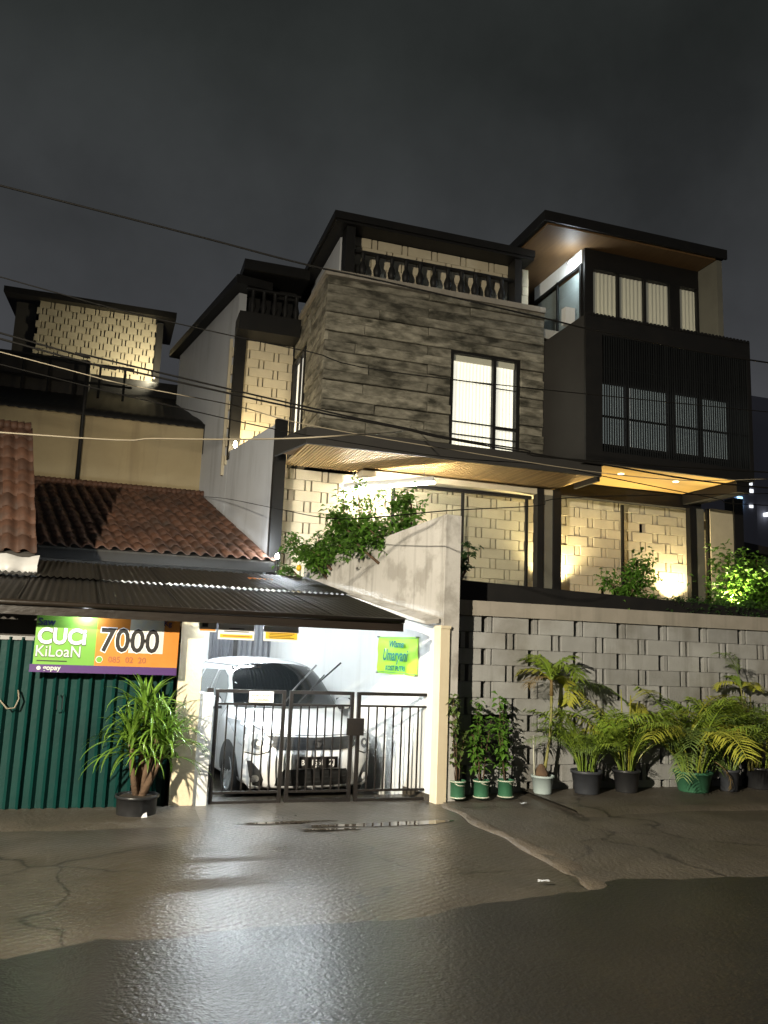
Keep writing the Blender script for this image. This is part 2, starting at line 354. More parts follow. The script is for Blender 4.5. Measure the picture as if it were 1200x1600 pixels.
def zl(x, y, f): return -.022 + .018*min(1, f*14) + .045*min(1, f*1.6) - .012*math.sin(x*1.7+y*2.3)*min(1, f*3)*(1-f) - .004*math.sin(x*4.1-y*3)*(1-f)
struct('driveway_apron', slab(-14, 3.74, edge, 9.6, -.15, zl, 150), 'apron', None, True)
def zr(x, y, f): return -.024 + .02*min(1, f*14) + .069*min(1, f*2.2) + .01*math.sin(x*2.1+y*1.7)
struct('pavement', slab(3.70, 16, lambda x: edge(x)+.02, 10.0, -.15, zr, 100), 'apron2', None, True)
# raised mortar edge between the two slabs
rows = []
for i in range(50):
    y = 5.80 + (8.9-5.80)*i/49; kz = min(1, (y-5.80)*.8); cx = 3.72 + .05*math.sin(y*2.2) + .02*math.sin(y*7)
    wd = (.12 + .03*math.sin(y*1.3+1) + .02*math.sin(y*5))
    rows.append([(cx-wd*1.1, y, -.03), (cx-wd*.9, y, -.012+.044*kz+.006*math.sin(y*11)), (cx-wd*.5, y, -.012+.066*kz+.006*math.sin(y*13)), (cx+wd*.6, y, -.012+.074*kz+.005*math.sin(y*17)), (cx+wd*1.4, y, -.03+.05*kz)])
mb = MB(); mb.grid(rows); mb.f = [tuple(reversed(f)) for f in mb.f]
struct('kerb_edge', mb, 'mortar', None, True)
# threshold strip in front of the shop
rows = []
for i in range(60):
    x = -9+(.95+9)*i/59
    rows.append([(x, 8.0+.1*math.sin(x*2)+.05*math.sin(x*6), .02), (x, 8.15+.06*math.sin(x*3), .045), (x, 8.6, .055+.01*math.sin(x*5)), (x, 9.1, .06)])
mb = MB(); mb.grid(rows); mb.f = [tuple(reversed(f)) for f in mb.f]
struct('doorstep', mb, 'apron2', None, True)
rows = []
for i in range(40):
    x = 4.9+(12-4.9)*i/39
    rows.append([(x, 8.02+.05*math.sin(x*2)+.03*math.sin(x*7), .05), (x, 8.1, .10+.012*math.sin(x*9)), (x, 8.3, .105), (x, 9.5, .11)])
mb = MB(); mb.grid(rows); mb.f = [tuple(reversed(f)) for f in mb.f]
struct('kerb_strip', mb, 'apron2', None, True)
mb = MB(); mb.add([(.95,9.2,.03),(3.6,9.2,.03),(3.5,9.6,-.075),(.85,9.6,-.075),(2.6,14.3,-.075),(-.1,14.3,-.075)], [(0,1,2,3),(3,2,4,5)])
struct('carport_floor', mb, 'apron2')
# puddles
def puddle(cx, cy, rx, ry, seed, z):
    r_ = random.Random(seed); ph = [r_.uniform(0, 6.3) for _ in range(4)]; n = 40; ps = []
    for i in range(n):
        a = 2*math.pi*i/n; k = 1+.22*math.sin(2*a+ph[0])+.16*math.sin(3*a+ph[1])+.1*math.sin(5*a+ph[2])+.05*math.sin(9*a+ph[3])
        ps.append((cx+rx*k*math.cos(a), cy+ry*k*math.sin(a), z))
    struct('puddle', MB().add(ps, [tuple(range(n))]), 'puddle')
puddle(2.75, 8.0, .60, .10, 1, .047); puddle(1.75, 8.2, .45, .045, 2, .047); puddle(2.1, 7.85, .25, .04, 7, .047)
# litter
for i, (x, y, z, a, lab) in enumerate([(4.53, 8.62, .09, .3, 'crumpled white paper scrap on the ground below the palm pots'), (3.28, 5.9, .042, -.2, 'small white paper scrap on the bare concrete apron')]):
    o = MB(Matrix.Translation((x,y,z)) @ Matrix.Rotation(a,4,'Z')).add([(-.05,-.018,0),(.0,-.025,.008),(.05,-.012,.002),(.045,.018,.010),(0,.025,.004),(-.04,.018,.012)],[(0,1,4,5),(1,2,3,4)]).build('paper_scrap', M['paper'])
    tag(o, lab, 'litter', 'paper scraps')

# ------------------------------------------------------------------ party wall between the plots
t = thing('party_wall', (3.6, 9.2, 0), 'pale plaster boundary wall with a raked top between carport and garden', 'wall')
y0, y1 = bl(9.2), bl(13.1)
roofz = lambda y: 2.06 + .167*(y-8.7)
mb = MB(BM); mb.box(-.1, bl(14.3), -.02, .03, -.12, 1.9)
mb.hexa([(-.1,-.02,1.9),(bl(14.3),-.02,1.9),(bl(14.3),.03,1.9),(-.1,.03,1.9),(-.1,-.02,2.02),(bl(14.3),-.02,2.72),(bl(14.3),.03,2.72),(-.1,.03,2.02)])
mb.build('carport_side', M['white'], t)
mb = MB(BM)
mb.hexa([(-.22,-.24,.0),(y1,-.24,0),(y1,-.022,0),(-.22,-.022,0),(-.22,-.24,3.36),(y1,-.24,3.0),(y1,-.022,3.0),(-.22,-.022,3.36)])
mb.build('upper_wall', M['plaster'], t)
mb = MB(BM); mb.box(-.25,-.105,-.095,.032,0,2.0); mb.box(-.26,-.1,-.105,.035,2.0,2.035); mb.build('end_pilaster', M['cream'], t)
MB(BM).box(-.1, .5, .032, .036, -.05, .12).build('skirting', M['apron2'], t)

# green banner on the carport side wall
t = thing('hostel_banner', tuple(BM @ Vector((.6,.04,1.4))), 'lime green banner with teal lettering hung on the white carport wall', 'banner')
ya, yb = bl(9.42), bl(10.4)
rows = []
for i in range(13):
    q = ya + (yb-ya)*i/12; rows.append([tuple(BM @ Vector((q, .045+.012*math.sin(i*1.1)+.006*math.sin(j*2+i), 1.43+.465*j/6))) for j in range(7)])
MB().grid(rows).build('cloth', M['lime'], t, True)
xd = -_bd
def bpt(q, z): return tuple(BM @ Vector((q, .074, z)))
cq = (ya+yb)/2
text('Wisma', .115, M['txt_teal'], t, bpt(cq-.01, 1.765), xd, 1.15, .25, .003, 'CENTER')
text('Umaryani', .20, M['txt_teal'], t, bpt(cq+.02, 1.60), xd, .80, .3, .004, 'CENTER')
text('KOST PUTRI', .085, M['txt_teal'], t, bpt(cq, 1.475), xd, 1.05, .1, .003, 'CENTER')
for q, z in ((ya+.01,1.895),(yb-.01,1.895),(ya+.01,1.435),(yb-.01,1.435)):
    MB().tube([bpt(q,z), tuple(BM @ Vector((q,.03,z)))], .008, 6).build('nail', M['steelgrey'], t)
MB(BM).box(ya, yb, .062, .065, 1.878, 1.884).build('hem', M['txt_teal'], t)
MB(BM).box(ya, yb, .062, .065, 1.447, 1.453).build('hem', M['txt_teal'], t)

# ------------------------------------------------------------------ neighbour: shop and carport under one low roof
shop = thing('laundry_house', (-1.5, 9.1, 0), 'low house with green folding doors and dark corrugated porch roof', 'house')
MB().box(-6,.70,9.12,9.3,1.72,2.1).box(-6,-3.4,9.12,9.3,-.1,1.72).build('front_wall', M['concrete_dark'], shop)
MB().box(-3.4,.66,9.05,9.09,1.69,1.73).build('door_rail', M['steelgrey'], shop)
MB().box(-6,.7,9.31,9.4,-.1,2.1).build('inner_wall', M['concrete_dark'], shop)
# vertical folding-door leaves
ml = MB().add([(0,0,0),(.030,.045,0),(.085,.045,0),(.115,0,0),(0,0,1.66),(.030,.045,1.66),(.085,.045,1.66),(.115,0,1.66),(0,.07,0),(.115,.07,0),(.115,.07,1.66),(0,.07,1.66)],
     [(0,1,5,4),(1,2,6,5),(2,3,7,6),(0,4,11,8),(3,9,10,7),(4,5,6,7,10,11),(8,11,10,9)]).mesh('door_leaf', M['green'])
for i in range(34):
    x = .64-.115*(i+1)
    d = link('door_leaf', ml, shop, (x, 9.03+rnd.uniform(-.006,.006), .06), (0,0,rnd.uniform(-.02,.02)))
h = MB(); 
for x in (-.475,-.425): h.tube([(x,9.03,1.0),(x,8.99,1.02),(x,8.99,1.15),(x,9.03,1.17)], .007, 6)
h.build('door_handle', M['chrome'], shop)
MB().tube([(-1.02,9.0,1.12),(-.93,8.985,1.02),(-.86,8.98,1.03),(-.83,8.985,1.12),(-.85,9.02,1.2)], .008, 6).build('rope_loop', M['cable_pale'], shop, True)
MB().box(.69,.93,9.06,9.30,0,2.05).build('pillar', M['cream'], shop)
MB().box(.93,1.08,9.12,9.32,0,1.205).build('gate_pillar', M['white'], shop)
MB().hexa([(.72,9.3,-.1),(.93,9.3,-.1),(-.05,14.3,-.1),(-.3,14.3,-.1),(.72,9.3,2.1),(.93,9.3,2.1),(-.05,14.3,2.7),(-.3,14.3,2.7)]).build('carport_wall', M['white'], shop)
MB().box(-.3,2.75,14.3,14.45,-.1,2.72).build('carport_back', M['white'], shop)
for k, (x0, x1) in enumerate([(1.55,1.95),(2.03,2.62)]):
    rows = []; n = 26
    for i in range(n+1):
        x = x0+(x1-x0)*i/n; y = 14.22+.018*math.cos(i*math.pi/2.0)
        rows.append([(x,y,-.07),(x,y,2.35)])
    mb = MB(); mb.grid(rows); mb.build('metal_door', M['galv'], shop)
MB().box(1.95,2.03,14.24,14.29,-.07,2.35).build('gap_shade_strip', M['txt_black'], shop)  # solid black strip standing in for the darkness between the door sheets
MB().tube([(2.62,14.1,2.2),(2.7,13.6,2.05),(2.75,13.4,1.98),(2.78,13.2,2.1),(2.82,13.0,2.2)], .008, 5).build('loose_cable', M['cable'], shop, True)
# porch roof: corrugated sheets in two courses, each sheet its own piece
def sheet_mesh(w_, ln, slope, name, m, shear=0, amp=.011, per=.076):
    rows = []; n = int(w_/per*6)
    for i in range(n+1):
        x = w_*i/n; dz = amp*math.cos(2*math.pi*x/per)
        rows.append([(x-shear*ln*j/4, ln*j/4, slope*ln*j/4+dz) for j in range(5)])
    mb = MB(); mb.grid(rows); return mb.mesh(name, m, True)
sw = .80
sA = sheet_mesh(sw+.04, 2.25, .167, 'roof_sheet', M['zinc'], .05); sB = sheet_mesh(sw+.04, 2.3, .167, 'roof_sheet', M['zinc'], .05)
for i in range(10):
    x = 3.03-sw*(i+1)
    link('roof_sheet', sA, shop, (x+.02, 8.66, 2.07+rnd.uniform(-.004,.006)))
    link('roof_sheet', sB, shop, (x-.05*2.1+.02, 8.66+2.1, 2.075+.167*2.1+.025+rnd.uniform(-.004,.006)))
MB().hexa([(bx(9.0)-.19,9.0,2.04),(bx(9.0)-.03,9.0,2.06),(2.83,12.9,2.72),(2.72,12.9,2.72),(bx(9.0)-.19,9.0,2.075),(bx(9.0)-.03,9.0,2.125),(2.83,12.9,2.80),(2.72,12.9,2.80)]).build('flashing', M['plaster'], shop)
MB().box(-5,3.03,8.6,8.66,1.935,2.03).build('fascia_board', M['fascia'], shop)
MB().tube([(-5,8.58,2.05),(3.03,8.58,2.05)], .028, 8).build('gutter', M['fascia'], shop, True)
MB().box(-5,3.0,8.7,8.76,1.95,2.02).build('purlin', M['black'], shop)
for x in (-3,-1,.8): MB().box(x-.025,x+.025,8.76,9.3,1.96,2.02).build('rafter', M['black'], shop)
# dark house wall between the porch roof and the tiles
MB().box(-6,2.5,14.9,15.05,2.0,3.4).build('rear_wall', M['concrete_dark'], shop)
MB().hexa([(-6,14.45,3.0),(2.62,14.45,3.0),(2.62,14.52,3.0),(-6,14.52,3.0),(-6,14.45,3.16),(2.62,14.45,3.16),(2.62,14.52,3.16),(-6,14.52,3.16)]).build('eave_board', M['black'], shop)
# clay tiles
def tile_mesh(wd, ln, name='tile'):
    rows = []; n = 8
    for i in range(n+1):
        u = i/n; x = wd*1.12*u
        z = .042*math.sin(math.pi*min(1, u/.62)) if u < .62 else -.022*math.sin(math.pi*(u-.62)/.38)
        rows.append([(x, 0, z), (x, 0, z+.014), (x, ln*1.16, z*.8+.003)])
    mb = MB(); mb.grid(rows); mb.f = [tuple(reversed(f)) for f in mb.f]; return mb.mesh(name, M['tile'], True)
def tiled(parent, eave, ncol, nrow, wd, ln, slope, shear, name='tile_roof'):
    ang = math.atan(slope); sh = Matrix.Identity(4); sh[0][1] = -shear/math.cos(ang)*math.cos(ang)
    me = tile_mesh(wd, ln); me.transform(Matrix.Identity(4)); me.transform(sh); me.transform(Matrix.Rotation(ang,4,'X'))
    top = ln*nrow
    dy, dz = math.cos(ang), math.sin(ang)
    base = MB(); x1 = eave[0]; x0 = x1-wd*ncol
    def p(x, s, off): return (x-shear*s, eave[1]+s*dy, eave[2]+s*dz+off)
    base.hexa([p(x0,0.02,-.12),p(x1,0.02,-.12),p(x1,top,-.12),p(x0,top,-.12),p(x0,0.02,-.035),p(x1,0.02,-.035),p(x1,top,-.035),p(x0,top,-.035)])
    rf = base.build(name, M['concrete_dark'], parent)
    for r_ in range(nrow):
        s = r_*ln
        for c in range(ncol):
            q = p(x1-wd*(c+1), s, .0)
            link('tile', me, rf, (q[0]+rnd.uniform(-.006,.006), q[1]-.02, q[2]+rnd.uniform(-.004,.006)), (rnd.uniform(-.012,.012), rnd.uniform(-.02,.02), rnd.uniform(-.012,.012)))
    mb = MB()
    n = ncol*2
    for i in range(0, n):
        xa = x0+(x1-x0)*i/n; xb = xa+(x1-x0)/n*1.06
        mb.tube([p(xa,top,.02), p(xb,top,.035)], [.085,.095], 8)
    mb.build('ridge_cap', M['tile'], rf, True)
    return rf
tiled(shop, (2.62, 14.46, 3.22), 22, 13, .215, .38, .40, KB*.93)

# the taller tiled roof at the left edge
lh = thing('tall_tiled_house', (-3.5, 12.5, 0), 'brown clay tiled roof of the taller house at the left edge', 'house')
tiled(lh, (-1.06, 11.5, 2.80), 6, 10, .2, .335, .875, KB*.76)
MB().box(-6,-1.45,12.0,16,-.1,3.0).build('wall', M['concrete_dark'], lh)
MB().hexa([(-1.2,11.6,2.6),(-1.1,11.6,2.6),(-1.6,14.1,2.6),(-1.7,14.1,2.6),(-1.2,11.6,2.75),(-1.1,11.6,2.75),(-1.62,14.1,4.9),(-1.72,14.1,4.9)]).build('gable_board', M['fascia'], lh)
rows = []
for i in range(15):
    x = -1.9+.92*i/14; rows.append([(x, 11.16+.02*math.sin(i*1.9), 2.50+.03*math.sin(i*1.3)+(-.02*i/14)), (x, 11.13+.05*math.sin(i*1.2), 2.60), (x, 11.3+.03*math.sin(i*2.2), 2.73+.02*math.sin(i))])
mb = MB(); mb.grid(rows)
tag(mb.build('plastic_sheet', mat('white_tarp', (.62,.62,.62), c2=(.5,.49,.47), nscale=5, rough=.4), None, True), 'crumpled white plastic sheet tucked under the tiles at the left edge', 'plastic sheet')
# beige house behind
bh = thing('beige_house', (-1, 19.5, 0), 'plain beige rear wall with a dark downpipe above the tiled roof', 'house')
MB().box(-9,1.70,19.4,19.6,2,6.80).build('wall', M['beige'], bh)
MB().tube([(-1.08,19.34,4.9),(-1.09,19.34,6.95),(-1.09,19.36,8.0)], .045, 8).build('downpipe', M['black'], bh, True)
rows = []
for i in range(160):
    x = -9+10.75*i/159; dz = .012*math.cos(i*2.1)
    rows.append([(x,19.3,6.72+dz),(x,19.3,6.82+dz),(x,19.62,6.98+dz),(x,23.4,8.55+dz)])
mb = MB(); mb.grid(rows); mb.build('roof', M['black'], bh, True)
MB().box(1.62,1.72,19.3,19.4,6.1,6.72).build('bracket', M['black'], bh)
# clutter on that roof
tk = thing('roof_shed', (-2.2, 21.5, 7.7), 'dark shed and railings on the roof behind the beige wall', 'shed')
MB().box(-5.5,-1.2,21.6,23.0,7.3,8.75).build('shed_wall', M['concrete_dark'], tk)
MB().box(-6,1.2,23.2,23.5,7.8,8.9).build('parapet', M['black'], tk)
for x in (-3.3,-2.7,-2.1,-1.5,-.9,-.3): MB().tube([(x,21.4,7.6),(x,21.4,8.6)], .035, 6).build('railing_post', M['black'], tk)
for z in (8.1,8.6): MB().tube([(-3.5,21.4,z),(-.1,21.4,z)], .03, 6).build('railing', M['black'], tk)

# perforated tower house at upper left
def screen(parent, x0, x1, z0, z1, Y, unit, lw, h, th, m, name, stuff=True, deep=.10, every=None, cw=None):
    out_ = MB(); rows_ = int(round((z1-z0)/h)); cw = cw or (unit-lw)-.05
    for r_ in range(rows_):
        z = z0+r_*h; x = x0 - (unit*.5 if r_ % 2 else 0)
        while x < x1:
            a, b = max(x0, x+(unit-lw)/2), min(x1, x+(unit+lw)/2)
            if b-a > .02: out_.bevbox(a, b, Y+rnd.uniform(-.006,.006), Y+th, z+.002, z+h-.002, .004)
            c0 = x+unit-cw/2; c1 = c0+cw; a, b = max(x0, c0), min(x1, c1)
            if b-a > .01: out_.box(a, b, Y+.008, Y+th+deep, z+.002, z+h-.002)
            x += unit
    o = out_.build(name, M[m], parent)
    if stuff: tag(o, kind='stuff')
    return o
sh_ = thing('perforated_house', (-1.2, 24.5, 8), 'far white house of pierced blocks lit from below at upper left', 'house')
screen(sh_, -2.85, .42, 8.9, 11.1, 24.0, .40, .27, .2, .12, 'wblock', 'pierced_blocks', cw=.07)
MB().box(-2.85,.42,24.35,24.45,8.5,11.1).build('inner_wall', M['black'], sh_)
MB().box(-3.4,-2.86,24.1,25.5,7,11.0).build('side_wall', M['concrete_dark'], sh_)
MB().box(.44,.62,24.1,25.5,7,11.0).build('corner_post', M['charcoal'], sh_)
MB().hexa([(-3.7,23.6,11.05),(.95,23.6,11.02),(.95,27,11.4),(-3.7,27,11.4),(-3.7,23.6,11.22),(.95,23.6,11.2),(.95,27,11.9),(-3.7,27,11.9)]).build('roof', M['zinc'], sh_)
MB().box(-3.4,.6,23.9,24.3,8.72,8.86).build('ledge', M['concrete_dark'], sh_)
for lx in (.2,):
    l_ = thing('porch_lamp', (lx, 22.9, 8.95), 'small warm lamp below the far pierced block house', 'lamp')
    MB().lathe([(0,0),(.02,.0),(.03,.03),(0,.05)], 10, (lx+.25,22.9,8.90)).build('bulb', M['downlight'], l_)
    light('lamp_light', 'SPOT', (lx+.25, 22.75, 9.0), 240, (1,.90,.62), l_, .06, (-.9, 24, 9.7), 150, .7)
# ------------------------------------------------------------------ garden wall of pierced blocks (each block its own piece)
gw = thing('garden_wall', (7, 9.4, 0), 'grey garden wall of staggered blocks with open slots behind the potted palms', 'wall')
unit, lw, bh_ = .645, .495, .199
GX0, GX1, GY = 3.92, 10.4, 9.38
mL = MB().bevbox(0, lw, 0, .15, .0015, bh_-.0015, .004).mesh('block', M['block'])
mS = MB().bevbox(0, .060, 0, .2, .0015, bh_-.0015, .003).mesh('closer', M['block'])
HOLE = (4.22, 4.80, .40, 1.02)
for r_ in range(11):
    z = r_*bh_+.0; x = GX0 - (unit*.62 if r_ % 2 else unit*.12)
    while x < GX1:
        for (a, b, me) in ((x, x+lw, mL), (x+lw+(.070 if r_ % 2 == 0 else .044), x+lw+(.070 if r_ % 2 == 0 else .044)+.060, mS)):
            a2, b2 = max(a, GX0), min(b, GX1)
            if b2-a2 < .02: continue
            pcs = [(a2, b2)]
            if z+bh_ > HOLE[2]+.05 and z < HOLE[3]-.05:
                pcs = [q for q in ((a2, min(b2, HOLE[0])), (max(a2, HOLE[1]), b2)) if q[1]-q[0] > .015]
            for (p0, p1) in pcs:
                yy = GY+rnd.uniform(-.008,.008)+(.004 if me is mS else 0)
                if abs((p1-p0)-(b-a)) < 1e-6: link('block' if me is mL else 'closer', me, gw, (p0, yy, z))
                else: link('block' if me is mL else 'closer', MB().bevbox(0, p1-p0, 0, .15, .004, bh_-.004, .008).mesh('block', M['block']), gw, (p0, yy, z))
        x += unit
MB().box(GX0-.03, GX1, GY-.035, GY+.22, 11*bh_+.002, 2.375).build('coping', M['cap'], gw)
MB().bevbox(3.86, GX0+.09, GY-.03, GY+.2, 0, 2.185, .01).build('pilaster', M['cap'], gw)
MB().box(HOLE[0]-.02, HOLE[1]+.02, GY+.2, GY+.24, .3, 1.1).build('hole_shade_sheet', M['txt_black'], gw)  # black sheet standing in for the dark inside of the wall opening
# black planter behind the wall
pl = thing('planter', (7, 9.9, 0), 'long black planter trough behind the garden wall coping', 'planter')
MB().hexa([(3.95,9.72,0),(10.6,9.72,0),(10.6,10.2,0),(3.95,10.2,0),(3.95,9.72,2.66),(10.6,9.72,2.47),(10.6,10.2,2.47),(3.95,10.2,2.66)]).build('trough', M['black'], pl)

# ------------------------------------------------------------------ the three-storey boarding house
H = thing('boarding_house', (7, 15, 0), 'three storey boarding house of rough concrete, pierced blocks and a black slatted box', 'house')
def part(name, m, *boxes, smooth=False, parent=None):
    mb = MB()
    for b in boxes: mb.box(*b)
    return mb.build(name, M[m], parent or H, smooth)
MB().hexa([(bx(10.25)+.28,10.25,0),(13.6,10.25,0),(13.6,19,0),(bx(19)+.28,19,0),(bx(10.25)+.28,10.25,2.55),(13.6,10.25,2.55),(13.6,19,2.55),(bx(19)+.28,19,2.55)]).build('podium', M['concrete_dark'], H)
# ground-floor pierced wall: blocks one by one
gfw = part('pierced_wall', 'black', (2.70,13.1,15.40,15.50,2.55,5.06))
u2, l2, h2, GY2 = .65, .50, .205, 15.1
mL2 = MB().bevbox(0, l2, 0, .13, .0025, h2-.0025, .005).mesh('block', M['wblock'])
closers = MB(); nb = 0
for r_ in range(12):
    z = 2.6+r_*h2; x = 2.72-(u2*.5 if r_ % 2 else 0)
    while x < 13.05:
        a, b = max(2.72, x), min(13.05, x+l2)
        if b-a > .03:
            yy = GY2+rnd.uniform(-.004,.004)
            if abs(b-a-l2) < 1e-6: link('block', mL2, gfw, (a, yy, z))
            else: link('block', MB().bevbox(0, b-a, 0, .13, .004, h2-.004, .009).mesh('block', M['wblock']), gfw, (a, yy, z))
            nb += 1
        c0 = x+l2+.028
        if 2.75 < c0 < 13.0 and rnd.random() > .06: closers.box(c0, c0+.094, GY2+.008-(.014 if rnd.random() < .25 else 0), GY2+.28, z+.004, z+h2-.004)
        x += u2
tag(closers.build('closers', M['wblock'], gfw), kind='stuff')
# glazing frames in front of it
fr = part('glazing_frame', 'black', (4.9,4.95,14.80,14.86,2.55,4.87), (6.36,6.41,14.80,14.86,2.55,4.87), (7.78,7.83,14.80,14.86,2.55,4.87), (4.9,7.9,14.79,14.87,4.87,4.93)); part('mullion', 'black', (10.05,10.10,14.80,14.86,2.55,4.95))
part('pane', 'glass', (4.96,6.35,14.825,14.832,2.6,4.86), parent=fr); part('pane', 'glass', (6.42,7.77,14.825,14.832,2.6,4.86), parent=fr)
part('window_lintel', 'wblock', (4.2,8.3,14.55,15.08,4.94,5.06))
# columns
part('column', 'black', (7.89,8.03,14.52,14.70,2.55,5.06)); part('column_core', 'beam', (8.03,8.25,14.56,14.68,2.55,5.06)); part('column', 'black', (8.25,8.43,14.52,14.70,2.55,5.06))
part('column', 'black', (11.54,11.70,14.5,14.64,2.55,4.98)); part('column_core', 'beam', (11.70,11.92,14.53,14.64,2.55,4.98))
part('column', 'black', (12.36,12.42,14.95,15.02,2.55,5.1)); part('end_wall', 'wblock', (12.42,13.04,14.93,15.06,2.55,5.1)); part('corner_post', 'black', (13.05,13.30,14.9,15.2,0,5.4))
# canopy
cl = KB
def cx(y): return 2.78-.26*(y-13.1)
can = MB()
can.hexa([(cx(13.1),13.1,5.08),(8.46,13.1,5.08),(8.46,13.16,5.08),(cx(13.16),13.16,5.08),(cx(13.1),13.1,5.36),(8.46,13.1,5.36),(8.46,13.16,5.36),(cx(13.16),13.16,5.36)])
can.hexa([(cx(13.16),13.16,5.08),(cx(13.16)+.05,13.16,5.08),(cx(14.35)+.05,14.35,5.08),(cx(14.35),14.35,5.08),(cx(13.16),13.16,5.36),(cx(13.16)+.05,13.16,5.36),(cx(14.35)+.05,14.35,5.36),(cx(14.35),14.35,5.36)])
canopy = can.build('canopy_fascia', M['charcoal'], H)
MB().hexa([(cx(13.17)+.06,13.17,5.20),(8.45,13.17,5.20),(8.45,15.3,5.20),(cx(14.35)+.06,14.35,5.20),(cx(13.17)+.06,13.17,5.345),(8.45,13.17,5.345),(8.45,15.3,5.345),(cx(14.35)+.06,14.35,5.345)]).build('canopy_roof', M['charcoal'], H)
part('canopy_end', 'black', (8.40,8.46,13.165,14.0,5.0,5.34))
ns = 92; mslat = MB().hexa([(0,0,0),(.036,0,0),(.036-.04,1.86,0),(-.04,1.86,0),(0,0,.05),(.036,0,.05),(.036-.04,1.86,.05),(-.04,1.86,.05)]).mesh('soffit_slat', M['wood'])
for i in range(ns):
    x = cx(13.17)+.07+(8.36-cx(13.17)-.07)*i/(ns-1)
    link('soffit_slat', mslat, canopy, (x, 13.17, 5.10+rnd.uniform(-.002,.002)))
MB().hexa([(cx(13.17)+.06,13.17,5.15),(8.40,13.17,5.15),(8.40,15.09,5.15),(cx(14.35)+.06,14.35,5.15),(cx(13.17)+.06,13.17,5.19),(8.40,13.17,5.19),(8.40,15.09,5.19),(cx(14.35)+.06,14.35,5.19)]).build('soffit_board', M['wood_dark'], canopy)

# rough concrete block, planks piece by piece
blk = part('concrete_room', 'concrete_dark', (3.40,5.93,14.58,18,5.3,8.78), (7.46,8.0,14.58,18,5.3,8.78), (5.93,7.46,14.58,14.9,7.69,8.78), (5.93,7.46,14.58,14.9,5.3,5.5))
zz = [5.37]; k = 0
hs = [.20,.18,.21,.17,.20,.19,.20,.18,.21,.19,.20,.19,.20,.18,.19,.20,.18,.14]
for h_ in hs: zz.append(zz[-1]+h_)
WX0, WX1, WZ0, WZ1 = 5.93, 7.46, 5.5, 7.69
for r_ in range(len(hs)):
    z0, z1 = zz[r_], zz[r_+1]; j = [3.33] + sorted([5.42+rnd.uniform(-.02,.02)] if r_ % 2 else [rnd.choice([4.2,6.6])+rnd.uniform(-.3,.3)]) + [8.0]
    for a, b in zip(j[:-1], j[1:]):
        pcs = [(a, b)]
        if z1 > WZ0+.02 and z0 < WZ1-.02: pcs = [q for q in ((a, min(b, WX0)), (max(a, WX1), b)) if q[1]-q[0] > .03]
        for p0, p1 in pcs:
            yy = 14.5+rnd.uniform(-.05,.035)
            zt = min(z1, 8.78)
            link('concrete_plank', MB().bevbox(0, p1-p0-.004, 0, .09, .004, zt-z0-.004, .014).mesh('concrete_plank', M['plank']), blk, (p0, yy, z0))
    # left flank
    j = [14.52, 15.9+rnd.uniform(-.4,.4), 17.4]
    for a, b in zip(j[:-1], j[1:]):
        pcs = [(a, b)]
        if z0 < 7.95 and z1 > 5.5: pcs = [q for q in ((a, min(b, 16.2)), (max(a, 17.35), b)) if q[1]-q[0] > .05]
        for p0, p1 in pcs:
            xx = 3.33+rnd.uniform(-.015,.015); zt = min(z1, 8.78)
            T = Matrix.Translation((xx, p1, z0)) @ Matrix.Rotation(-math.pi/2, 4, 'Z')
            me = MB(Matrix.Rotation(-math.pi/2,4,'Z')).bevbox(0, p1-p0-.004, 0, .07, .004, zt-z0-.004, .012).mesh('concrete_plank', M['plank'])
            link('concrete_plank', me, blk, (xx, p1, z0))
part('ledge', 'cap', (3.27,8.0,14.44,14.9,8.785,8.90), (3.27,3.75,14.9,17.6,8.785,8.90))
# big lit window
def curtain(parent, x0, x1, y, z0, z1, m, per=.09, amp=.025):
    rows = []; n = int((x1-x0)/per*6)
    for i in range(n+1):
        x = x0+(x1-x0)*i/n; dy = amp*math.sin(2*math.pi*(x-x0)/per+.7*math.sin(x*9))
        rows.append([(x, y+dy, z0), (x, y+dy*.8, (z0+z1)/2), (x, y+dy*.5, z1)])
    mb = MB(); mb.grid(rows); return mb.build('curtain', M[m], parent, True)
win = part('window', 'black', (5.93,5.99,14.52,14.62,5.5,7.69), (7.38,7.46,14.52,14.62,5.5,7.69), (5.99,7.38,14.52,14.62,7.64,7.69), (5.99,7.38,14.52,14.62,5.5,5.56), (6.86,6.93,14.52,14.62,5.56,7.64),
   (5.99,6.86,14.54,14.57,7.08,7.095),(5.99,6.86,14.54,14.57,6.22,6.245),(6.93,7.38,14.54,14.57,7.02,7.035),(6.93,7.38,14.52,14.58,6.17,6.23),(5.99,7.38,14.54,14.57,5.96,5.985))
part('pane', 'glass', (5.99,6.86,14.585,14.59,5.56,7.64), parent=win); part('pane', 'glass', (6.93,7.38,14.585,14.59,5.56,7.64), parent=win)
curtain(win, 5.97, 7.40, 14.70, 5.5, 7.66, 'curtain_lit', .075, .03); part('pelmet', 'curtain_dim', (5.98,7.39,14.63,14.66,7.52,7.66), parent=win)
sw_ = part('window', 'black', (3.30,3.38,16.2,16.28,5.5,7.95),(3.30,3.38,17.27,17.35,5.5,7.95),(3.30,3.38,16.28,17.27,7.87,7.95),(3.30,3.38,16.28,17.27,5.5,5.6),(3.32,3.37,16.7,16.75,5.6,7.87))
part('pane', 'curtain_lit', (3.385,3.395,16.28,17.27,5.6,7.87), parent=sw_)

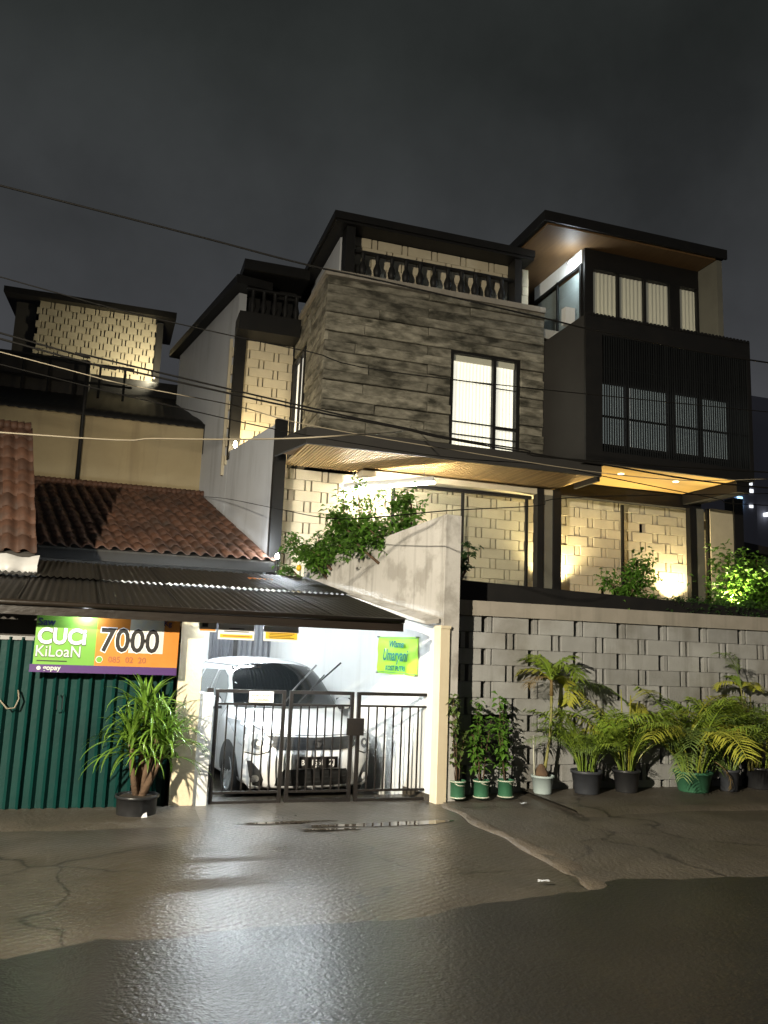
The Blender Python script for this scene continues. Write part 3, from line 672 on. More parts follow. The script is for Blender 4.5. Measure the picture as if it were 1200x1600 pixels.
# third storey behind the balustrade
tw = part('upper_room', 'concrete_dark', (3.80,7.8,15.1,18,8.9,9.9))
screen(H, 3.70, 7.82, 8.9, 9.9, 14.88, .65, .50, .2, .13, 'wblock', 'pierced_blocks')
part('side_wall', 'bluewall', (3.66,3.79,15.02,17.6,8.9,9.9))
part('post', 'black', (3.66,3.84,14.52,14.86,8.9,9.9)); part('post', 'black', (7.32,7.48,14.52,14.86,8.9,9.9))
bal = MB().lathe([(.055,0),(.055,.05),(.045,.06),(.075,.14),(.085,.22),(.06,.30),(.038,.36),(.042,.44),(.05,.47),(.05,.52)], 10).mesh('baluster', M['black'], True)
for i in range(11): link('baluster', bal, H, (4.04+i*.302, 14.62, 8.9))
part('handrail', 'black', (3.84,7.32,14.575,14.665,9.42,9.47))
for i, x in enumerate((4.62, 5.75, 7.18)):
    l_ = thing('ledge_lamp', (x, 14.7, 8.9), ['small cool lamp by the fourth baluster from the left', 'small cool lamp midway along the balustrade', 'small cool lamp at the right end of the balustrade'][i], 'lamp', 'balustrade lamps')
    MB().lathe([(.0,0),(.03,0),(.035,.03),(.02,.06),(0,.07)], 10, (x,14.70,8.905)).build('bulb', glow('ledge_glow', (.7,.85,1), 8), l_, True)
part('roof', 'black', (3.42,7.72,14.45,18.5,9.91,10.07))
part('roof_edge', 'black', (3.38,7.72,14.40,14.46,9.96,10.11), (3.38,3.44,14.46,18.5,9.96,10.11))
# right-hand box
box = part('black_box', 'charcoal', (8.0,8.06,12.96,14.56,5.28,8.17))
part('box_frame', 'black', (8.0,8.36,12.9,12.96,5.28,8.20), (8.36,11.82,12.9,12.96,5.28,5.52), (8.36,11.82,12.9,12.96,7.80,8.20), (11.74,11.82,12.9,12.96,5.52,7.80), (11.76,11.82,12.96,14.56,5.28,8.17))
part('box_roof', 'black', (8.07,11.75,12.97,14.56,8.0,8.1)); part('box_floor', 'black', (8.07,11.75,12.97,14.9,5.33,5.5))
msl = MB().box(0,.020,0,.02,0,2.28).mesh('louvre_slat', M['slat'])
nsl = 64
for i in range(nsl): link('louvre_slat', msl, box, (8.40+3.32*i/(nsl-1), 12.905, 5.52))
for z in (6.2, 7.2): part('louvre_rail', 'black', (8.37,11.74,12.957,12.98,z,z+.04), parent=box)
mt = MB().box(0,.05,0,.02,0,.06).mesh('parapet_rib', M['black'])
for i in range(44): link('parapet_rib', mt, box, (8.05+i*.086, 12.882, 8.15))
part('inner_wall', 'black', (8.1,11.74,13.40,13.48,5.5,8.0))
for i, (a, b) in enumerate([(8.45,9.15),(9.25,10.1),(10.3,10.85),(10.95,11.6)]):
    wn = part('window', 'black', (a-.03,b+.03,13.33,13.39,7.0,7.06), (a-.03,b+.03,13.33,13.39,5.75,5.8), (a-.03,a,13.335,13.385,5.79,7.01), (b,b+.03,13.335,13.385,5.79,7.01)); curtain(wn, a, b, 13.36, 5.8, 7.0, 'curtain_cool', .11, .012)
    part('pane', 'glass2', (a,b,13.30,13.305,5.8,7.0), parent=wn)
part('soffit_panel', 'wood2', (8.47,11.44,12.98,14.60,5.285,5.325))
part('box_beam', 'black', (8.47,11.95,14.64,14.86,4.99,5.28)); part('box_beam', 'black', (11.45,11.76,12.98,14.62,5.06,5.28))
for x, y in ((9.15,13.5),(10.5,13.6)):
    MB().lathe([(0,0),(.045,0),(.05,.004),(.06,.004),(.06,.012)], 16, (x,y,5.272)).build('downlight', M['downlight'], H)
# top-right room
part('upper_wall', 'black', (8.60,11.42,13.9,13.98,9.68,10.1), (8.60,8.80,13.9,13.98,8.1,9.68), (10.68,10.93,13.9,13.98,8.1,9.68), (11.37,11.42,13.9,13.98,8.1,9.68), (8.80,11.37,13.9,13.98,8.1,8.5), (9.38,9.43,13.9,13.98,8.5,9.68), (10.03,10.08,13.9,13.98,8.5,9.68))
for a, b in ((8.80,9.38),(9.43,10.03),(10.08,10.68),(10.93,11.37)):
    wn = part('window_sill', 'black', (a,b,13.86,13.9,8.5,8.53)); part('pane', 'glass', (a,b,13.93,13.935,8.53,9.68), parent=wn)
    curtain(wn, a-.06, b+.06, 14.03, 8.5, 9.68, 'curtain_dim', .1, .02)
part('right_fin', 'beam', (11.42,11.55,13.32,17,8.1,10.1))
part('glass_wall_frame', 'black', (8.56,8.60,13.98,14.06,8.5,9.8),(8.56,8.60,14.95,15.0,8.5,9.8),(8.56,8.60,14.06,16.0,9.72,9.78),(8.56,8.60,14.06,16.0,8.45,8.5))
part('pane', 'glass2', (8.575,8.58,14.06,14.95,8.5,9.72)); part('pane', 'glass2', (8.575,8.58,15.0,16.0,8.5,9.72))
part('upper_band', 'white', (8.57,8.60,13.98,16.0,9.78,10.1)); part('pale_glass_backing', 'white', (8.66,8.70,14.1,16.0,8.1,9.72)); part('room_back', 'charcoal', (8.62,11.4,16.0,16.1,8.1,10.1)); part('terrace', 'cap', (7.8,8.56,14.6,16.2,8.3,8.5))  # white wall close behind the panes, added so the glass looks lit
part('appliance', 'white', (8.30,8.52,14.15,14.32,8.5,8.86))
part('roof', 'black', (7.35,11.60,13.30,17,10.14,10.30)); part('roof_edge', 'black', (7.31,11.64,13.25,13.30,10.13,10.34), (7.31,7.35,13.30,17,10.13,10.34))
part('roof_soffit', 'wood_dark', (7.42,11.41,13.34,16.9,10.105,10.138))
l_ = thing('terrace_lamp', (8.50, 14.1, 9.8), 'cool white lamp under the roof beside the top glass wall', 'lamp')
MB().lathe([(0,0),(.05,.0),(.06,.04),(.03,.09),(0,.1)], 12, (8.36,14.02,9.74)).build('bulb', M['bulb_cool'], l_, True)
light('lamp_light', 'SPOT', (8.30,14.08,9.70), 42, (.82,.94,1), l_, .05, (8.6,14.9,9.3), 130, .5)

# left flank: tall side walls on the property line, recess and balcony
mb = MB(BM); mb.box(bl(14.7), bl(17.4), -.18, 0, 2, 5.78); mb.build('side_wall', M['bluewall'], H)
mb = MB(BM); mb.box(bl(17.42), bl(22.2), -.18, 0, 2, 9.42); mb.build('side_wall', M['bluewall'], H)
mb = MB(BM); mb.box(bl(14.6), bl(14.7), -.2, .02, 2, 5.86); mb.build('steel_post', M['black'], H)
mb = MB(BM); mb.box(bl(17.3), bl(17.42), -.2, .03, 5.6, 8.4); mb.build('steel_post', M['black'], H)
mb = MB(BM); mb.box(bl(16.95), bl(22.5), -.6, .22, 9.43, 9.62); mb.build('eave', M['black'], H)
screen(H, 1.95, 3.30, 5.3, 8.36, 17.45, .65, .52, .204, .13, 'wblock', 'pierced_blocks')
part('recess_backing', 'wblock', (1.9,3.3,17.62,17.7,5.3,8.4))
part('balcony_slab', 'black', (1.98,3.32,16.85,17.62,8.37,8.78)); part('balcony_back', 'black', (2.0,3.32,17.6,17.75,8.79,9.7)); part('balcony_roof', 'black', (2.0,3.45,16.8,17.8,9.72,9.95))
bal2 = MB().lathe([(.05,0),(.045,.06),(.075,.18),(.04,.34),(.045,.5),(.05,.52)], 10).mesh('baluster', M['black'], True)
for i in range(5): link('baluster', bal2, H, (2.25+i*.24, 16.95, 8.78))
part('handrail', 'black', (2.1,3.3,16.9,17.0,9.30,9.35))
l_ = thing('recess_lamp', (2.2, 17.2, 5.6), 'tiny warm lamp at the foot of the narrow lit recess', 'lamp')
MB().lathe([(0,0),(.03,.02),(.035,.08),(.02,.14),(0,.15)], 10, (2.1,17.06,5.80)).build('bulb', M['bulb_warm'], l_, True)
light('lamp_light', 'POINT', (2.4,16.8,5.95), 60, (1,.80,.45), l_, .06)

# garden lighting
def uplight(x, y, z, lab, p=90):
    l_ = thing('uplight', (x,y,z), lab, 'lamp', 'garden uplights')
    MB().lathe([(.0,0),(.06,0),(.07,.1),(.065,.11),(.05,.1)], 14, (x,y,z)).build('housing', M['black'], l_, True)
    MB().lathe([(0,.095),(.05,.095)], 14, (x,y,z)).build('lens', glow('uplight_lens', (1,.93,.68), 60), l_)
    light('lamp_light', 'SPOT', (x,y,z+.13), p*3.6, (1,.84,.46), l_, .05, (x+.02, y+.16, z+1.5), 130, .8)
uplight(8.52, 14.86, 2.98, 'bright uplight at the foot of the left black column', 130); uplight(11.46, 14.86, 2.86, 'bright uplight at the foot of the right black column', 95)
uplight(11.72, 13.35, 2.70, 'added uplight brightening the leafy shrub at the right', 110)  # extra lamp added to brighten the shrub
l_ = thing('fluorescent_lamp', (4.5, 14.3, 4.75), 'white fluorescent batten hanging under the slatted canopy', 'lamp')
pa, pb = Vector((3.98,15.0,4.80)), Vector((5.25,13.55,4.80))
MB().tube([pa, pb], .05, 8).build('housing', M['white'], l_, True)
MB().tube([pa+Vector((.03,.02,-.07)), pb+Vector((.03,.02,-.07))], .018, 8).build('tube', M['tube2'], l_, True)
for q in (pa.lerp(pb,.1), pa.lerp(pb,.9)): MB().tube([q, q+Vector((0,0,.3))], .008, 5).build('hanger', M['steelgrey'], l_)
l_ = thing('garden_lamp', (2.75, 14.45, 3.2), 'glaring white lamp behind the tile roof at the foot of the tall wall', 'lamp')
MB().lathe([(0,0),(.03,.01),(.04,.05),(.025,.09),(0,.1)], 12, (2.62,14.25,3.22)).build('bulb', M['bulb_cool'], l_, True)
MB().tube([(2.62,14.25,2.5),(2.62,14.25,3.22)], .03, 8).build('stake', M['black'], l_)
light('lamp_light', 'POINT', (2.50,14.28,3.5), 70, (.86,.94,1), l_, .07)
# ------------------------------------------------------------------ the parked car
def make_car(loc, rz):
    T = Matrix.Translation(loc) @ Matrix.Rotation(rz, 4, 'Z')
    car = thing('car', loc, 'silver white people carrier parked behind the black gate with wipers raised', 'car')
    car.rotation_euler = (0, 0, rz)
    def ss(a, b, x): t_ = min(1, max(0, (x-a)/(b-a))); return t_*t_*(3-2*t_)
    # stations: y, half width, bottom z, belt z, roof-side half width, top z, crown
    ST = [(.10,.80,.19,.80,.60,.875,.02),(.22,.82,.18,.835,.62,.92,.02),(.50,.842,.18,.875,.62,.965,.02),(.85,.848,.18,.90,.62,1.00,.02),(1.08,.848,.18,.915,.63,1.03,.02),
          (1.20,.848,.18,.925,.655,1.10,.02),(1.48,.848,.18,.935,.64,1.32,.03),(1.78,.848,.18,.945,.615,1.505,.04),(2.05,.848,.18,.95,.60,1.575,.045),(2.5,.848,.18,.96,.595,1.60,.045),
          (3.1,.848,.18,.97,.59,1.595,.045),(3.7,.845,.18,1.0,.575,1.585,.04),(4.0,.83,.19,1.01,.55,1.50,.03),(4.14,.81,.22,1.0,.54,1.25,.02),(4.2,.78,.30,.95,.54,1.02,.01)]
    def defy(x, y, z):
        s = .30*(abs(x)/.85)**2.6*(1-ss(0, 1.3, y)); r_ = .14*(abs(x)/.85)**3*ss(3.4, 4.2, y)
        return y + s - r_
    V, F = [], []; rings = []
    for (y, wd, zb, belt, wt, top, cr) in ST:
        hood = y <= 1.12
        if hood: half = [(0,zb),(wd*.9,zb),(wd*.985,zb+.10),(wd,.52),(wd*.995,belt-.13),(wd*.955,belt-.02),(wd*.80,top-.055),(wd*.45,top),(0,top+cr)]
        else: half = [(0,zb),(wd*.93,zb),(wd*.99,zb+.10),(wd,.55),(wd*.995,belt-.10),(wd*.965,belt),(wt+.03,top-.075),(wt-.10,top),(0,top+cr)]
        ring = []
        for x, z in half: ring.append((x, defy(x, y, z), z))
        for x, z in half[-2:0:-1]: ring.append((-x, defy(x, y, z), z))
        rings.append(ring)
    n = len(rings[0])
    for r_ in rings: V += r_
    for i in range(len(rings)-1):
        for k in range(n): F.append((i*n+k, i*n+(k+1) % n, (i+1)*n+(k+1) % n, (i+1)*n+k))
    # nose cap: rows follow side points 1..5, columns 5,6,7,8 and mirror
    frac = [1.0, .80/.955, .45/.955, 0, -.45/.955, -.80/.955, -1.0]
    prof = {1: .08, 2: .035, 3: -.005, 4: .03, 5: .10}
    ring = rings[0]; idx = {}
    for j in range(1, 6):
        xr, _, zr = ring[j]
        for c, fq in enumerate(frac):
            if c == 0: idx[j, c] = j; continue
            if c == 6: idx[j, c] = n-j; continue
            if j == 5: idx[j, c] = 5+c; continue
            x = xr*fq; idx[j, c] = len(V); V.append((x, defy(x, prof[j], zr), zr + (.02*(1-abs(fq)) if j == 4 else 0)))
    for j in range(1, 5):
        for c in range(6): F.append((idx[j,c], idx[j+1,c], idx[j+1,c+1], idx[j,c+1]))
    F.append((0, idx[1,0], idx[1,1], idx[1,2], idx[1,3])); F.append((0, idx[1,3], idx[1,4], idx[1,5], idx[1,6]))
    o0 = (len(rings)-1)*n
    # rear cap
    for k in range(1, 8): F.append((o0+k, o0+k+1, o0+n-k-1, o0+n-k)) if k < 7 else None
    F.append((o0+7, o0+8, o0+9)); F.append((o0+0, o0+1, o0+n-1))
    me = bpy.data.meshes.new('body'); me.from_pydata(V, [], F); me.update()
    tmp = bpy.data.objects.new('tmp', me); COL.objects.link(tmp)
    sm = tmp.modifiers.new('s', 'SUBSURF'); sm.levels = 3; sm.render_levels = 3
    bpy.context.view_layer.update()
    ev = tmp.evaluated_get(bpy.context.evaluated_depsgraph_get()); bm_ = bpy.data.meshes.new_from_object(ev)
    bpy.data.objects.remove(tmp)
    import bmesh
    b2 = bmesh.new(); b2.from_mesh(bm_); bmesh.ops.recalc_face_normals(b2, faces=b2.faces); b2.to_mesh(bm_); b2.free()
    bm_.polygons.foreach_set('use_smooth', [True]*len(bm_.polygons)); bm_.materials.clear(); bm_.materials.append(M['carpaint'])
    tree = BVHTree.FromPolygons([v.co.copy() for v in bm_.vertices], [tuple(p.vertices) for p in bm_.polygons])
    body = link('body', bm_, None); body.matrix_world = T; body.location = loc; body.rotation_euler = (0,0,rz); setp(body, car)
    def put(name, mesh_mb, m, smooth=False, parent=None):
        me_ = mesh_mb.mesh(name, M[m], smooth); o = link(name, me_, None); o.location = loc; o.rotation_euler = (0,0,rz); setp(o, parent or car); return o
    def decal(name, poly, m, axis='front', off=.006, seg=.05, parent=None, smooth=True):
        # polygon cut into strips, laid on the body skin
        import bmesh
        b = bmesh.new(); vs_ = [b.verts.new((p[0], p[1], 0)) for p in poly]; b.faces.new(vs_)
        x0, x1 = min(p[0] for p in poly), max(p[0] for p in poly); y0, y1 = min(p[1] for p in poly), max(p[1] for p in poly)
        x = x0+seg
        while x < x1:
            bmesh.ops.bisect_plane(b, geom=b.verts[:]+b.edges[:]+b.faces[:], plane_co=(x,0,0), plane_no=(1,0,0)); x += seg
        y = y0+seg
        while y < y1:
            bmesh.ops.bisect_plane(b, geom=b.verts[:]+b.edges[:]+b.faces[:], plane_co=(0,y,0), plane_no=(0,1,0)); y += seg
        for v in b.verts:
            u_, z = v.co.x, v.co.y
            if axis == 'front': hit = tree.ray_cast(Vector((u_, -3, z)), Vector((0,1,0)))
            elif axis == 'left': hit = tree.ray_cast(Vector((-3, u_, z)), Vector((1,0,0)))
            else: hit = tree.ray_cast(Vector((3, u_, z)), Vector((-1,0,0)))
            if hit[0] is None: hit = tree.find_nearest(Vector((u_, .3, z)) if axis == 'front' else Vector((-.84 if axis == 'left' else .84, u_, z)))
            nr = hit[1]; d_ = Vector((0,-1,0)) if axis == 'front' else Vector((-1 if axis == 'left' else 1, 0, 0))
            if nr.dot(d_) < 0: nr = -nr
            v.co = hit[0] + (nr*.7+d_*.3).normalized()*off
        me_ = bpy.data.meshes.new(name); b.to_mesh(me_); b.free(); me_.materials.append(M[m])
        if smooth: me_.polygons.foreach_set('use_smooth', [True]*len(me_.polygons))
        o = link(name, me_, None); o.location = loc; o.rotation_euler = (0,0,rz); setp(o, parent or car); return o
    # glass
    decal('windscreen', [(-.69,1.06),(-.4,1.045),(0,1.04),(.4,1.045),(.69,1.06),(.625,1.34),(.56,1.505),(.3,1.55),(0,1.56),(-.3,1.55),(-.56,1.505),(-.625,1.34)], 'carglass', 'front', .006, .06)
    decal('cowl', [(-.69,1.022),(.69,1.022),(.69,1.058),(.4,1.043),(0,1.038),(-.4,1.043),(-.69,1.058)], 'carblack', 'front', .008, .06)
    for sd in ('left', 'right'):
        decal('front_window', [(1.40,1.03),(2.30,1.03),(2.30,1.44),(2.05,1.45),(1.80,1.38),(1.62,1.26)], 'sideglass', sd, .006, .06)
        decal('rear_window', [(2.38,1.03),(3.12,1.04),(3.10,1.43),(2.38,1.445)], 'sideglass', sd, .006, .06)
        decal('quarter_window', [(3.2,1.06),(3.75,1.10),(3.62,1.36),(3.2,1.42)], 'sideglass', sd, .006, .06)
        decal('door_seam', [(1.33,.32),(1.34,.32),(1.34,1.02),(1.33,1.02)], 'carblack', sd, .003, .1)
        decal('door_seam', [(2.34,.32),(2.35,.32),(2.35,1.02),(2.34,1.02)], 'carblack', sd, .003, .1)
        for yc in (.83, 3.55):
            decal('wheel_arch', [(yc+.375*math.cos(a), .30+.375*math.sin(a)) for a in [math.pi*1.12*i/20-.06*math.pi for i in range(21)]], 'carblack', sd, .004, .07)
    # front face
    def mir(p): return [(-x, z) for x, z in reversed(p)]
    gr = decal('grille', [(-.45,.635),(.45,.635),(.545,.70),(.56,.785),(.3,.775),(0,.77),(-.3,.775),(-.56,.785),(-.545,.70)], 'carblack', 'front', .006, .06)
    for z in (.665,.70,.735): decal('grille_bar', [(-.5,z),(.5,z),(.5,z+.009),(-.5,z+.009)], 'lensdark', 'front', .012, .08, gr)
    emb = [[(-.055,.715),(-.02,.755),(.055,.755),(.03,.732),(-.005,.732),(.02,.708),(.0,.69)], [(.055,.70),(.02,.66),(-.055,.66),(-.03,.683),(.005,.683),(-.02,.707),(.0,.725)]]
    for p in emb: decal('emblem', [(x*.95, z) for x, z in p], 'chrome', 'front', .02, .05, gr)
    decal('intake', [(-.46,.235),(.46,.235),(.45,.32),(.38,.42),(-.38,.42),(-.45,.32)], 'carblack', 'front', .006, .06)
    for z in (.28,.33,.375): decal('intake_bar', [(-.40,z),(.40,z),(.40,z+.008),(-.40,z+.008)], 'lensdark', 'front', .012, .08)
    decal('lip', [(-.70,.185),(.70,.185),(.72,.215),(-.72,.215)], 'carblack', 'front', .012, .08)
    hl = [(.50,.72),(.56,.62),(.66,.585),(.775,.60),(.815,.68),(.822,.80),(.80,.90),(.74,.895),(.62,.83)]
    fg = [(.60,.22),(.68,.23),(.725,.33),(.755,.50),(.72,.50),(.63,.40),(.585,.30)]
    for mm in (0, 1):
        f_ = (lambda p: mir(p)) if mm else (lambda p: p)
        sx = -1 if mm else 1
        h_ = decal('headlight', f_(hl), 'lens', 'front', .008, .04)
        decal('lamp_bowl', [(sx*.66+.062*math.cos(a), .685+.058*math.sin(a)) for a in [2*math.pi*i/18 for i in range(18)]], 'lensdark', 'front', .014, .04, h_)
        decal('lamp_bulb', [(sx*.655+.026*math.cos(a), .69+.024*math.sin(a)) for a in [2*math.pi*i/12 for i in range(12)]], 'chrome', 'front', .02, .04, h_)
        decal('lamp_seam', f_([(.50,.72),(.555,.615),(.66,.578),(.78,.595),(.78,.582),(.66,.564),(.545,.602),(.488,.72),(.61,.842),(.74,.912),(.74,.897),(.62,.832)]), 'carblack', 'front', .005, .05, h_)
        g_ = decal('fog_recess', f_(fg), 'carblack', 'front', .006, .04)
        decal('fog_lamp', [(sx*.665+.04*math.cos(a), .31+.042*math.sin(a)) for a in [2*math.pi*i/14 for i in range(14)]], 'chrome', 'front', .02, .04, g_)
        hs_ = decal('bonnet_seam', f_([(.50,.80),(.62,.85),(.74,.91),(.74,.917),(.62,.857),(.50,.807)]), 'carblack', 'front', .004, .05)
    decal('bonnet_line', [(-.52,.795),(0,.785),(.52,.795),(.52,.803),(0,.793),(-.52,.803)], 'carblack', 'front', .005, .06)
    decal('grille_trim', [(-.46,.628),(.46,.628),(.55,.695),(.543,.70),(.455,.637),(-.455,.637),(-.543,.70),(-.55,.695)], 'chrome', 'front', .010, .06)
    # plate
    pp = put('number_plate', MB().box(-.235,.235,-.028,-.018,.44,.565), 'txt_black'); pp['label'] = 'black number plate with white characters'
    for s_, x, sz, zz_ in (('B', -.215, .085, .475), ('1561', -.095, .085, .475), ('ZJ', .125, .085, .475), ('10 20', -.05, .028, .449)):
        tx = text(s_, sz, M['txt_white'], None, (x, -.030, zz_), bold=.0015, sx=.95); tx.location = loc; tx.rotation_euler = (0,0,rz); setp(tx, pp)
    # wheels
    for sd in (-1, 1):
        for yc in (.83, 3.55):
            W_ = Matrix.Translation((sd*.745, yc, .30)) @ Matrix.Rotation(sd*math.pi/2, 4, 'Y')
            wh = put('wheel', MB(W_).lathe([(.19,.0),(.20,.09),(.27,.10),(.298,.075),(.305,.03),(.305,-.06),(.29,-.09),(.19,-.09)], 32), 'tyre', True)
            rim = MB(W_); rim.lathe([(.205,.095),(.195,.098),(.185,.06),(.17,.05)], 32); rim.lathe([(.0,.085),(.035,.085),(.045,.06)], 16)
            for k in range(9):
                a = 2*math.pi*k/9; ca, sa = math.cos(a), math.sin(a)
                def q(r_, o_, z_): return (r_*ca-o_*sa, r_*sa+o_*ca, z_)
                rim.hexa([q(.03,-.016,.04),q(.195,-.024,.05),q(.195,.024,.05),q(.03,.016,.04),q(.03,-.014,.08),q(.195,-.018,.09),q(.195,.018,.09),q(.03,.014,.08)])
            put('rim', rim, 'rim', False, wh); put('brake_disc', MB(W_).lathe([(0,.03),(.185,.03)], 24), 'lensdark', False, wh)
    # mirrors, wipers, roof rails, antenna
    for sd in (-1, 1):
        mm_ = MB()
        rows = []
        for i in range(9):
            a = math.pi*i/8; rows.append([(sd*(.90+.115*math.cos(b)*math.sin(a)), 1.50-.075*math.sin(a)*abs(math.sin(b)), 1.06+.085*math.cos(a)) for b in [math.pi*j/8 for j in range(9)]])
        mm_.grid(rows); m_ = put('door_mirror', mm_, 'carpaint', True)
        put('mirror_glass', MB().box(sd*.90-.10, sd*.90+.10, 1.50, 1.512, .985, 1.13), 'carglass', False, m_)
        put('mirror_base', MB().hexa([(sd*.80,1.42,.985),(sd*.90,1.44,.985),(sd*.90,1.52,.985),(sd*.80,1.52,.985),(sd*.80,1.42,1.02),(sd*.90,1.44,1.02),(sd*.90,1.52,1.02),(sd*.80,1.52,1.02)]), 'carblack', False, m_)
        decal('roof_rail', [(1.95,1.515),(3.6,1.505),(3.6,1.517),(1.95,1.527)], 'carblack', 'left' if sd < 0 else 'right', .004, .1)
    put('wiper', MB().tube([(-.10,1.02,1.09),(-.02,.90,1.26),(.07,.80,1.42)], .008, 6), 'carblack')
    put('wiper_blade', MB().tube([(-.05,.93,1.23),(.20,.74,1.58)], [.009,.012], 6), 'steelgrey')
    put('wiper', MB().tube([(.08,1.02,1.09),(.22,.88,1.30),(.33,.78,1.46)], .008, 6), 'carblack')
    put('wiper_blade', MB().tube([(.20,.86,1.28),(.50,.66,1.62)], [.009,.012], 6), 'carblack')
    return car
make_car((2.36, 9.50, -.075), R(7))
# strip lamp under the porch roof
l_ = thing('carport_tube_lamp', (1.6, 9.0, 2.0), 'cool white tube lamp just behind the porch fascia above the gate', 'lamp')
MB().box(1.05,2.35,8.92,9.0,2.02,2.05).build('housing', M['white'], l_)
MB().tube([(1.1,8.96,1.998),(2.3,8.96,1.998)], .016, 8).build('tube', M['tube'], l_, True)

l_ = thing('added_tube_lamp', (1.5, 12.2, 2.4), 'unseen cool tube lamp added deep in the carport to brighten its walls', 'lamp')  # hidden extra lamp, added to lift the back of the carport
MB().box(.75,2.05,12.16,12.24,2.50,2.535).build('housing', M['white'], l_)
MB().tube([(.8,12.2,2.478),(2.0,12.2,2.478)], .016, 8).build('tube', M['tube'], l_, True)
for x in (.9,1.9): MB().tube([(x,12.2,2.53),(x,12.2,2.66)], .006, 5).build('hanger', M['steelgrey'], l_)
# ------------------------------------------------------------------ gate
g = thing('gate', (2.35, 9.25, 0), 'black steel bar gate across the carport', 'gate')
gy = 9.22
def gp(name, *b, parent=g):
    mb = MB()
    for q in b: mb.box(*q)
    return mb.build(name, M['gate'], parent)
leaves = [(1.10,1.90),(1.92,2.69),(2.71,3.62)]
for i, (a, b) in enumerate(leaves):
    wl = .075 if i else .05
    gp('stile', (a+.012,a+.05,gy-.02,gy+.03,.0,1.24)); gp('stile', (b-.05,b-.012,gy-.02,gy+.03,.0,1.24))
    gp('top_rail', (a+.05,b-.05,gy-.015,gy+.025,1.205,1.242)); gp('mid_rail', (a+.05,b-.05,gy-.013,gy+.02,1.075,1.097)); gp('low_rail', (a+.05,b-.05,gy-.013,gy+.02,.145,.168)); gp('bottom_rail', (a+.05,b-.05,gy-.015,gy+.025,.03,.07))
    n = max(5, int(round((b-a-.1)/.103)))
    for k in range(1, n): x = a+.05+(b-a-.1)*k/n; gp('bar', (x-.0075,x+.0075,gy-.006,gy+.012,.168,1.075))
gp('hinge_post', (1.02,1.085,gy-.03,gy+.05,0,1.25)); gp('hinge_post', (3.63,3.66,gy-.03,gy+.05,0,1.26))
gp('latch_box', (2.60,2.80,gy-.04,gy-.022,.76,.95))
for z in (.28, 1.12): gp('hinge', (3.60,3.68,gy-.05,gy+.04,z,z+.14))
# notice on the gate
t = thing('gate_notice', (1.62, gy-.03, 1.16), 'white notice with faint red lettering wired to the gate top', 'sign')
MB().bevbox(1.475,1.745,gy-.035,gy-.022,1.105,1.225,.003).build('plate', mat('notice_plate', (.78,.72,.66), rough=.5), t)
text('ADA KAMAR', .040, M['txt_brown'], t, (1.61,gy-.037,1.172), align='CENTER'); text('KOSONG', .040, M['txt_brown'], t, (1.61,gy-.037,1.125), align='CENTER')
# small plates hanging below the fascia
def plate(x0, x1, z0, z1, lab, kind):
    t = thing('hanging_plate', ((x0+x1)/2, 8.75, z0), lab, 'sign', 'plates hanging from the porch fascia'); y = 8.775
    MB().bevbox(x0,x1,y,y+.01,z0,z1,.002).build('plate', M['txt_white'], t)
    if kind == 'yellow':
        MB().box(x0+.02,x1-.02,y-.004,y-.001,z0+.025,z0+.095).build('panel', M['sign_yellow'], t)
        for k, z_ in enumerate((.082,.066,.050,.034)): MB().box(x0+.05+.01*(k % 2),x1-.05-.02*(k % 3),y-.006,y-.0045,z0+z_,z0+z_+.006).build('print_line', M['txt_black'], t)
    elif kind == 'strip':
        MB().box(x0+.02,x1-.02,y-.004,y-.001,z0+.02,z0+.055).build('panel', M['sign_yellow'], t)
        for k, (z_, d_) in enumerate(((.112,.11),(.082,.06),(.034,.05))): MB().box(x0+d_,x1-d_,y-.006,y-.0045,z0+z_,z0+z_+.008).build('print_line', M['txt_black' if k < 2 else 'txt_brown'], t)
    else:
        MB().box(x0+.03,x0+.09,y-.004,y-.001,z0+.05,z1-.03).build('panel', M['txt_black'], t); MB().box(x0+.01,x1-.01,y-.004,y-.001,z0+.012,z0+.03).build('panel', M['banner_orange'], t)
    for x in (x0+.03, x1-.03): MB().tube([(x,y+.005,z1),(x,y-.03,2.0)], .003, 4).build('wire', M['cable'], t)
plate(.84, 1.02, 1.845, 1.965, 'small white and orange plate hanging at the pillar top', 'small')
plate(1.04, 1.42, 1.775, 1.945, 'white hanging plate with a thin yellow strip', 'strip')
plate(1.52, 1.90, 1.775, 1.945, 'hanging plate with a broad yellow panel', 'yellow')

# ------------------------------------------------------------------ laundry banner
t = thing('laundry_banner', (-.03, 8.95, 1.4), 'green and orange laundry price banner over the green doors', 'banner')
by = 8.90
MB().box(-.735,-.16,by,by+.012,1.462,1.975).build('panel', M['banner_green'], t); MB().box(-.16,.655,by,by+.012,1.462,1.975).build('panel', M['banner_orange'], t)
MB().box(-.76,.655,by+.0005,by+.0125,1.385,1.462).build('panel', M['banner_purple'], t)
def bt(s_, sz, m, x, z, **k): return text(s_, sz, M[m], t, (x, by-.002-k.pop('dy', 0), z), **k)
bt('Saw', .10, 'txt_navy', -.72, 1.848, bold=.002)
bt('CUCi', .215, 'txt_black', -.716, 1.667, bold=.011, sx=.92); bt('CUCi', .215, 'txt_white', -.716, 1.67, bold=.007, sx=.92, dy=.002)
bt('KiLoaN', .155, 'txt_black', -.726, 1.537, bold=.004, sx=.90, dy=0); bt('KiLoaN', .155, 'txt_grey', -.726, 1.54, bold=.001, sx=.90, dy=.002)
MB().box(-.70,-.42,by-.003,by-.001,1.492,1.502).build('print_line', M['txt_black'], t)
MB().box(.16,.50,by-.0012,by-.0004,1.60,1.94).build('picture', mat('washed_picture', (.72,.66,.5), c2=(.55,.6,.6), nscale=12, rough=.5), t)
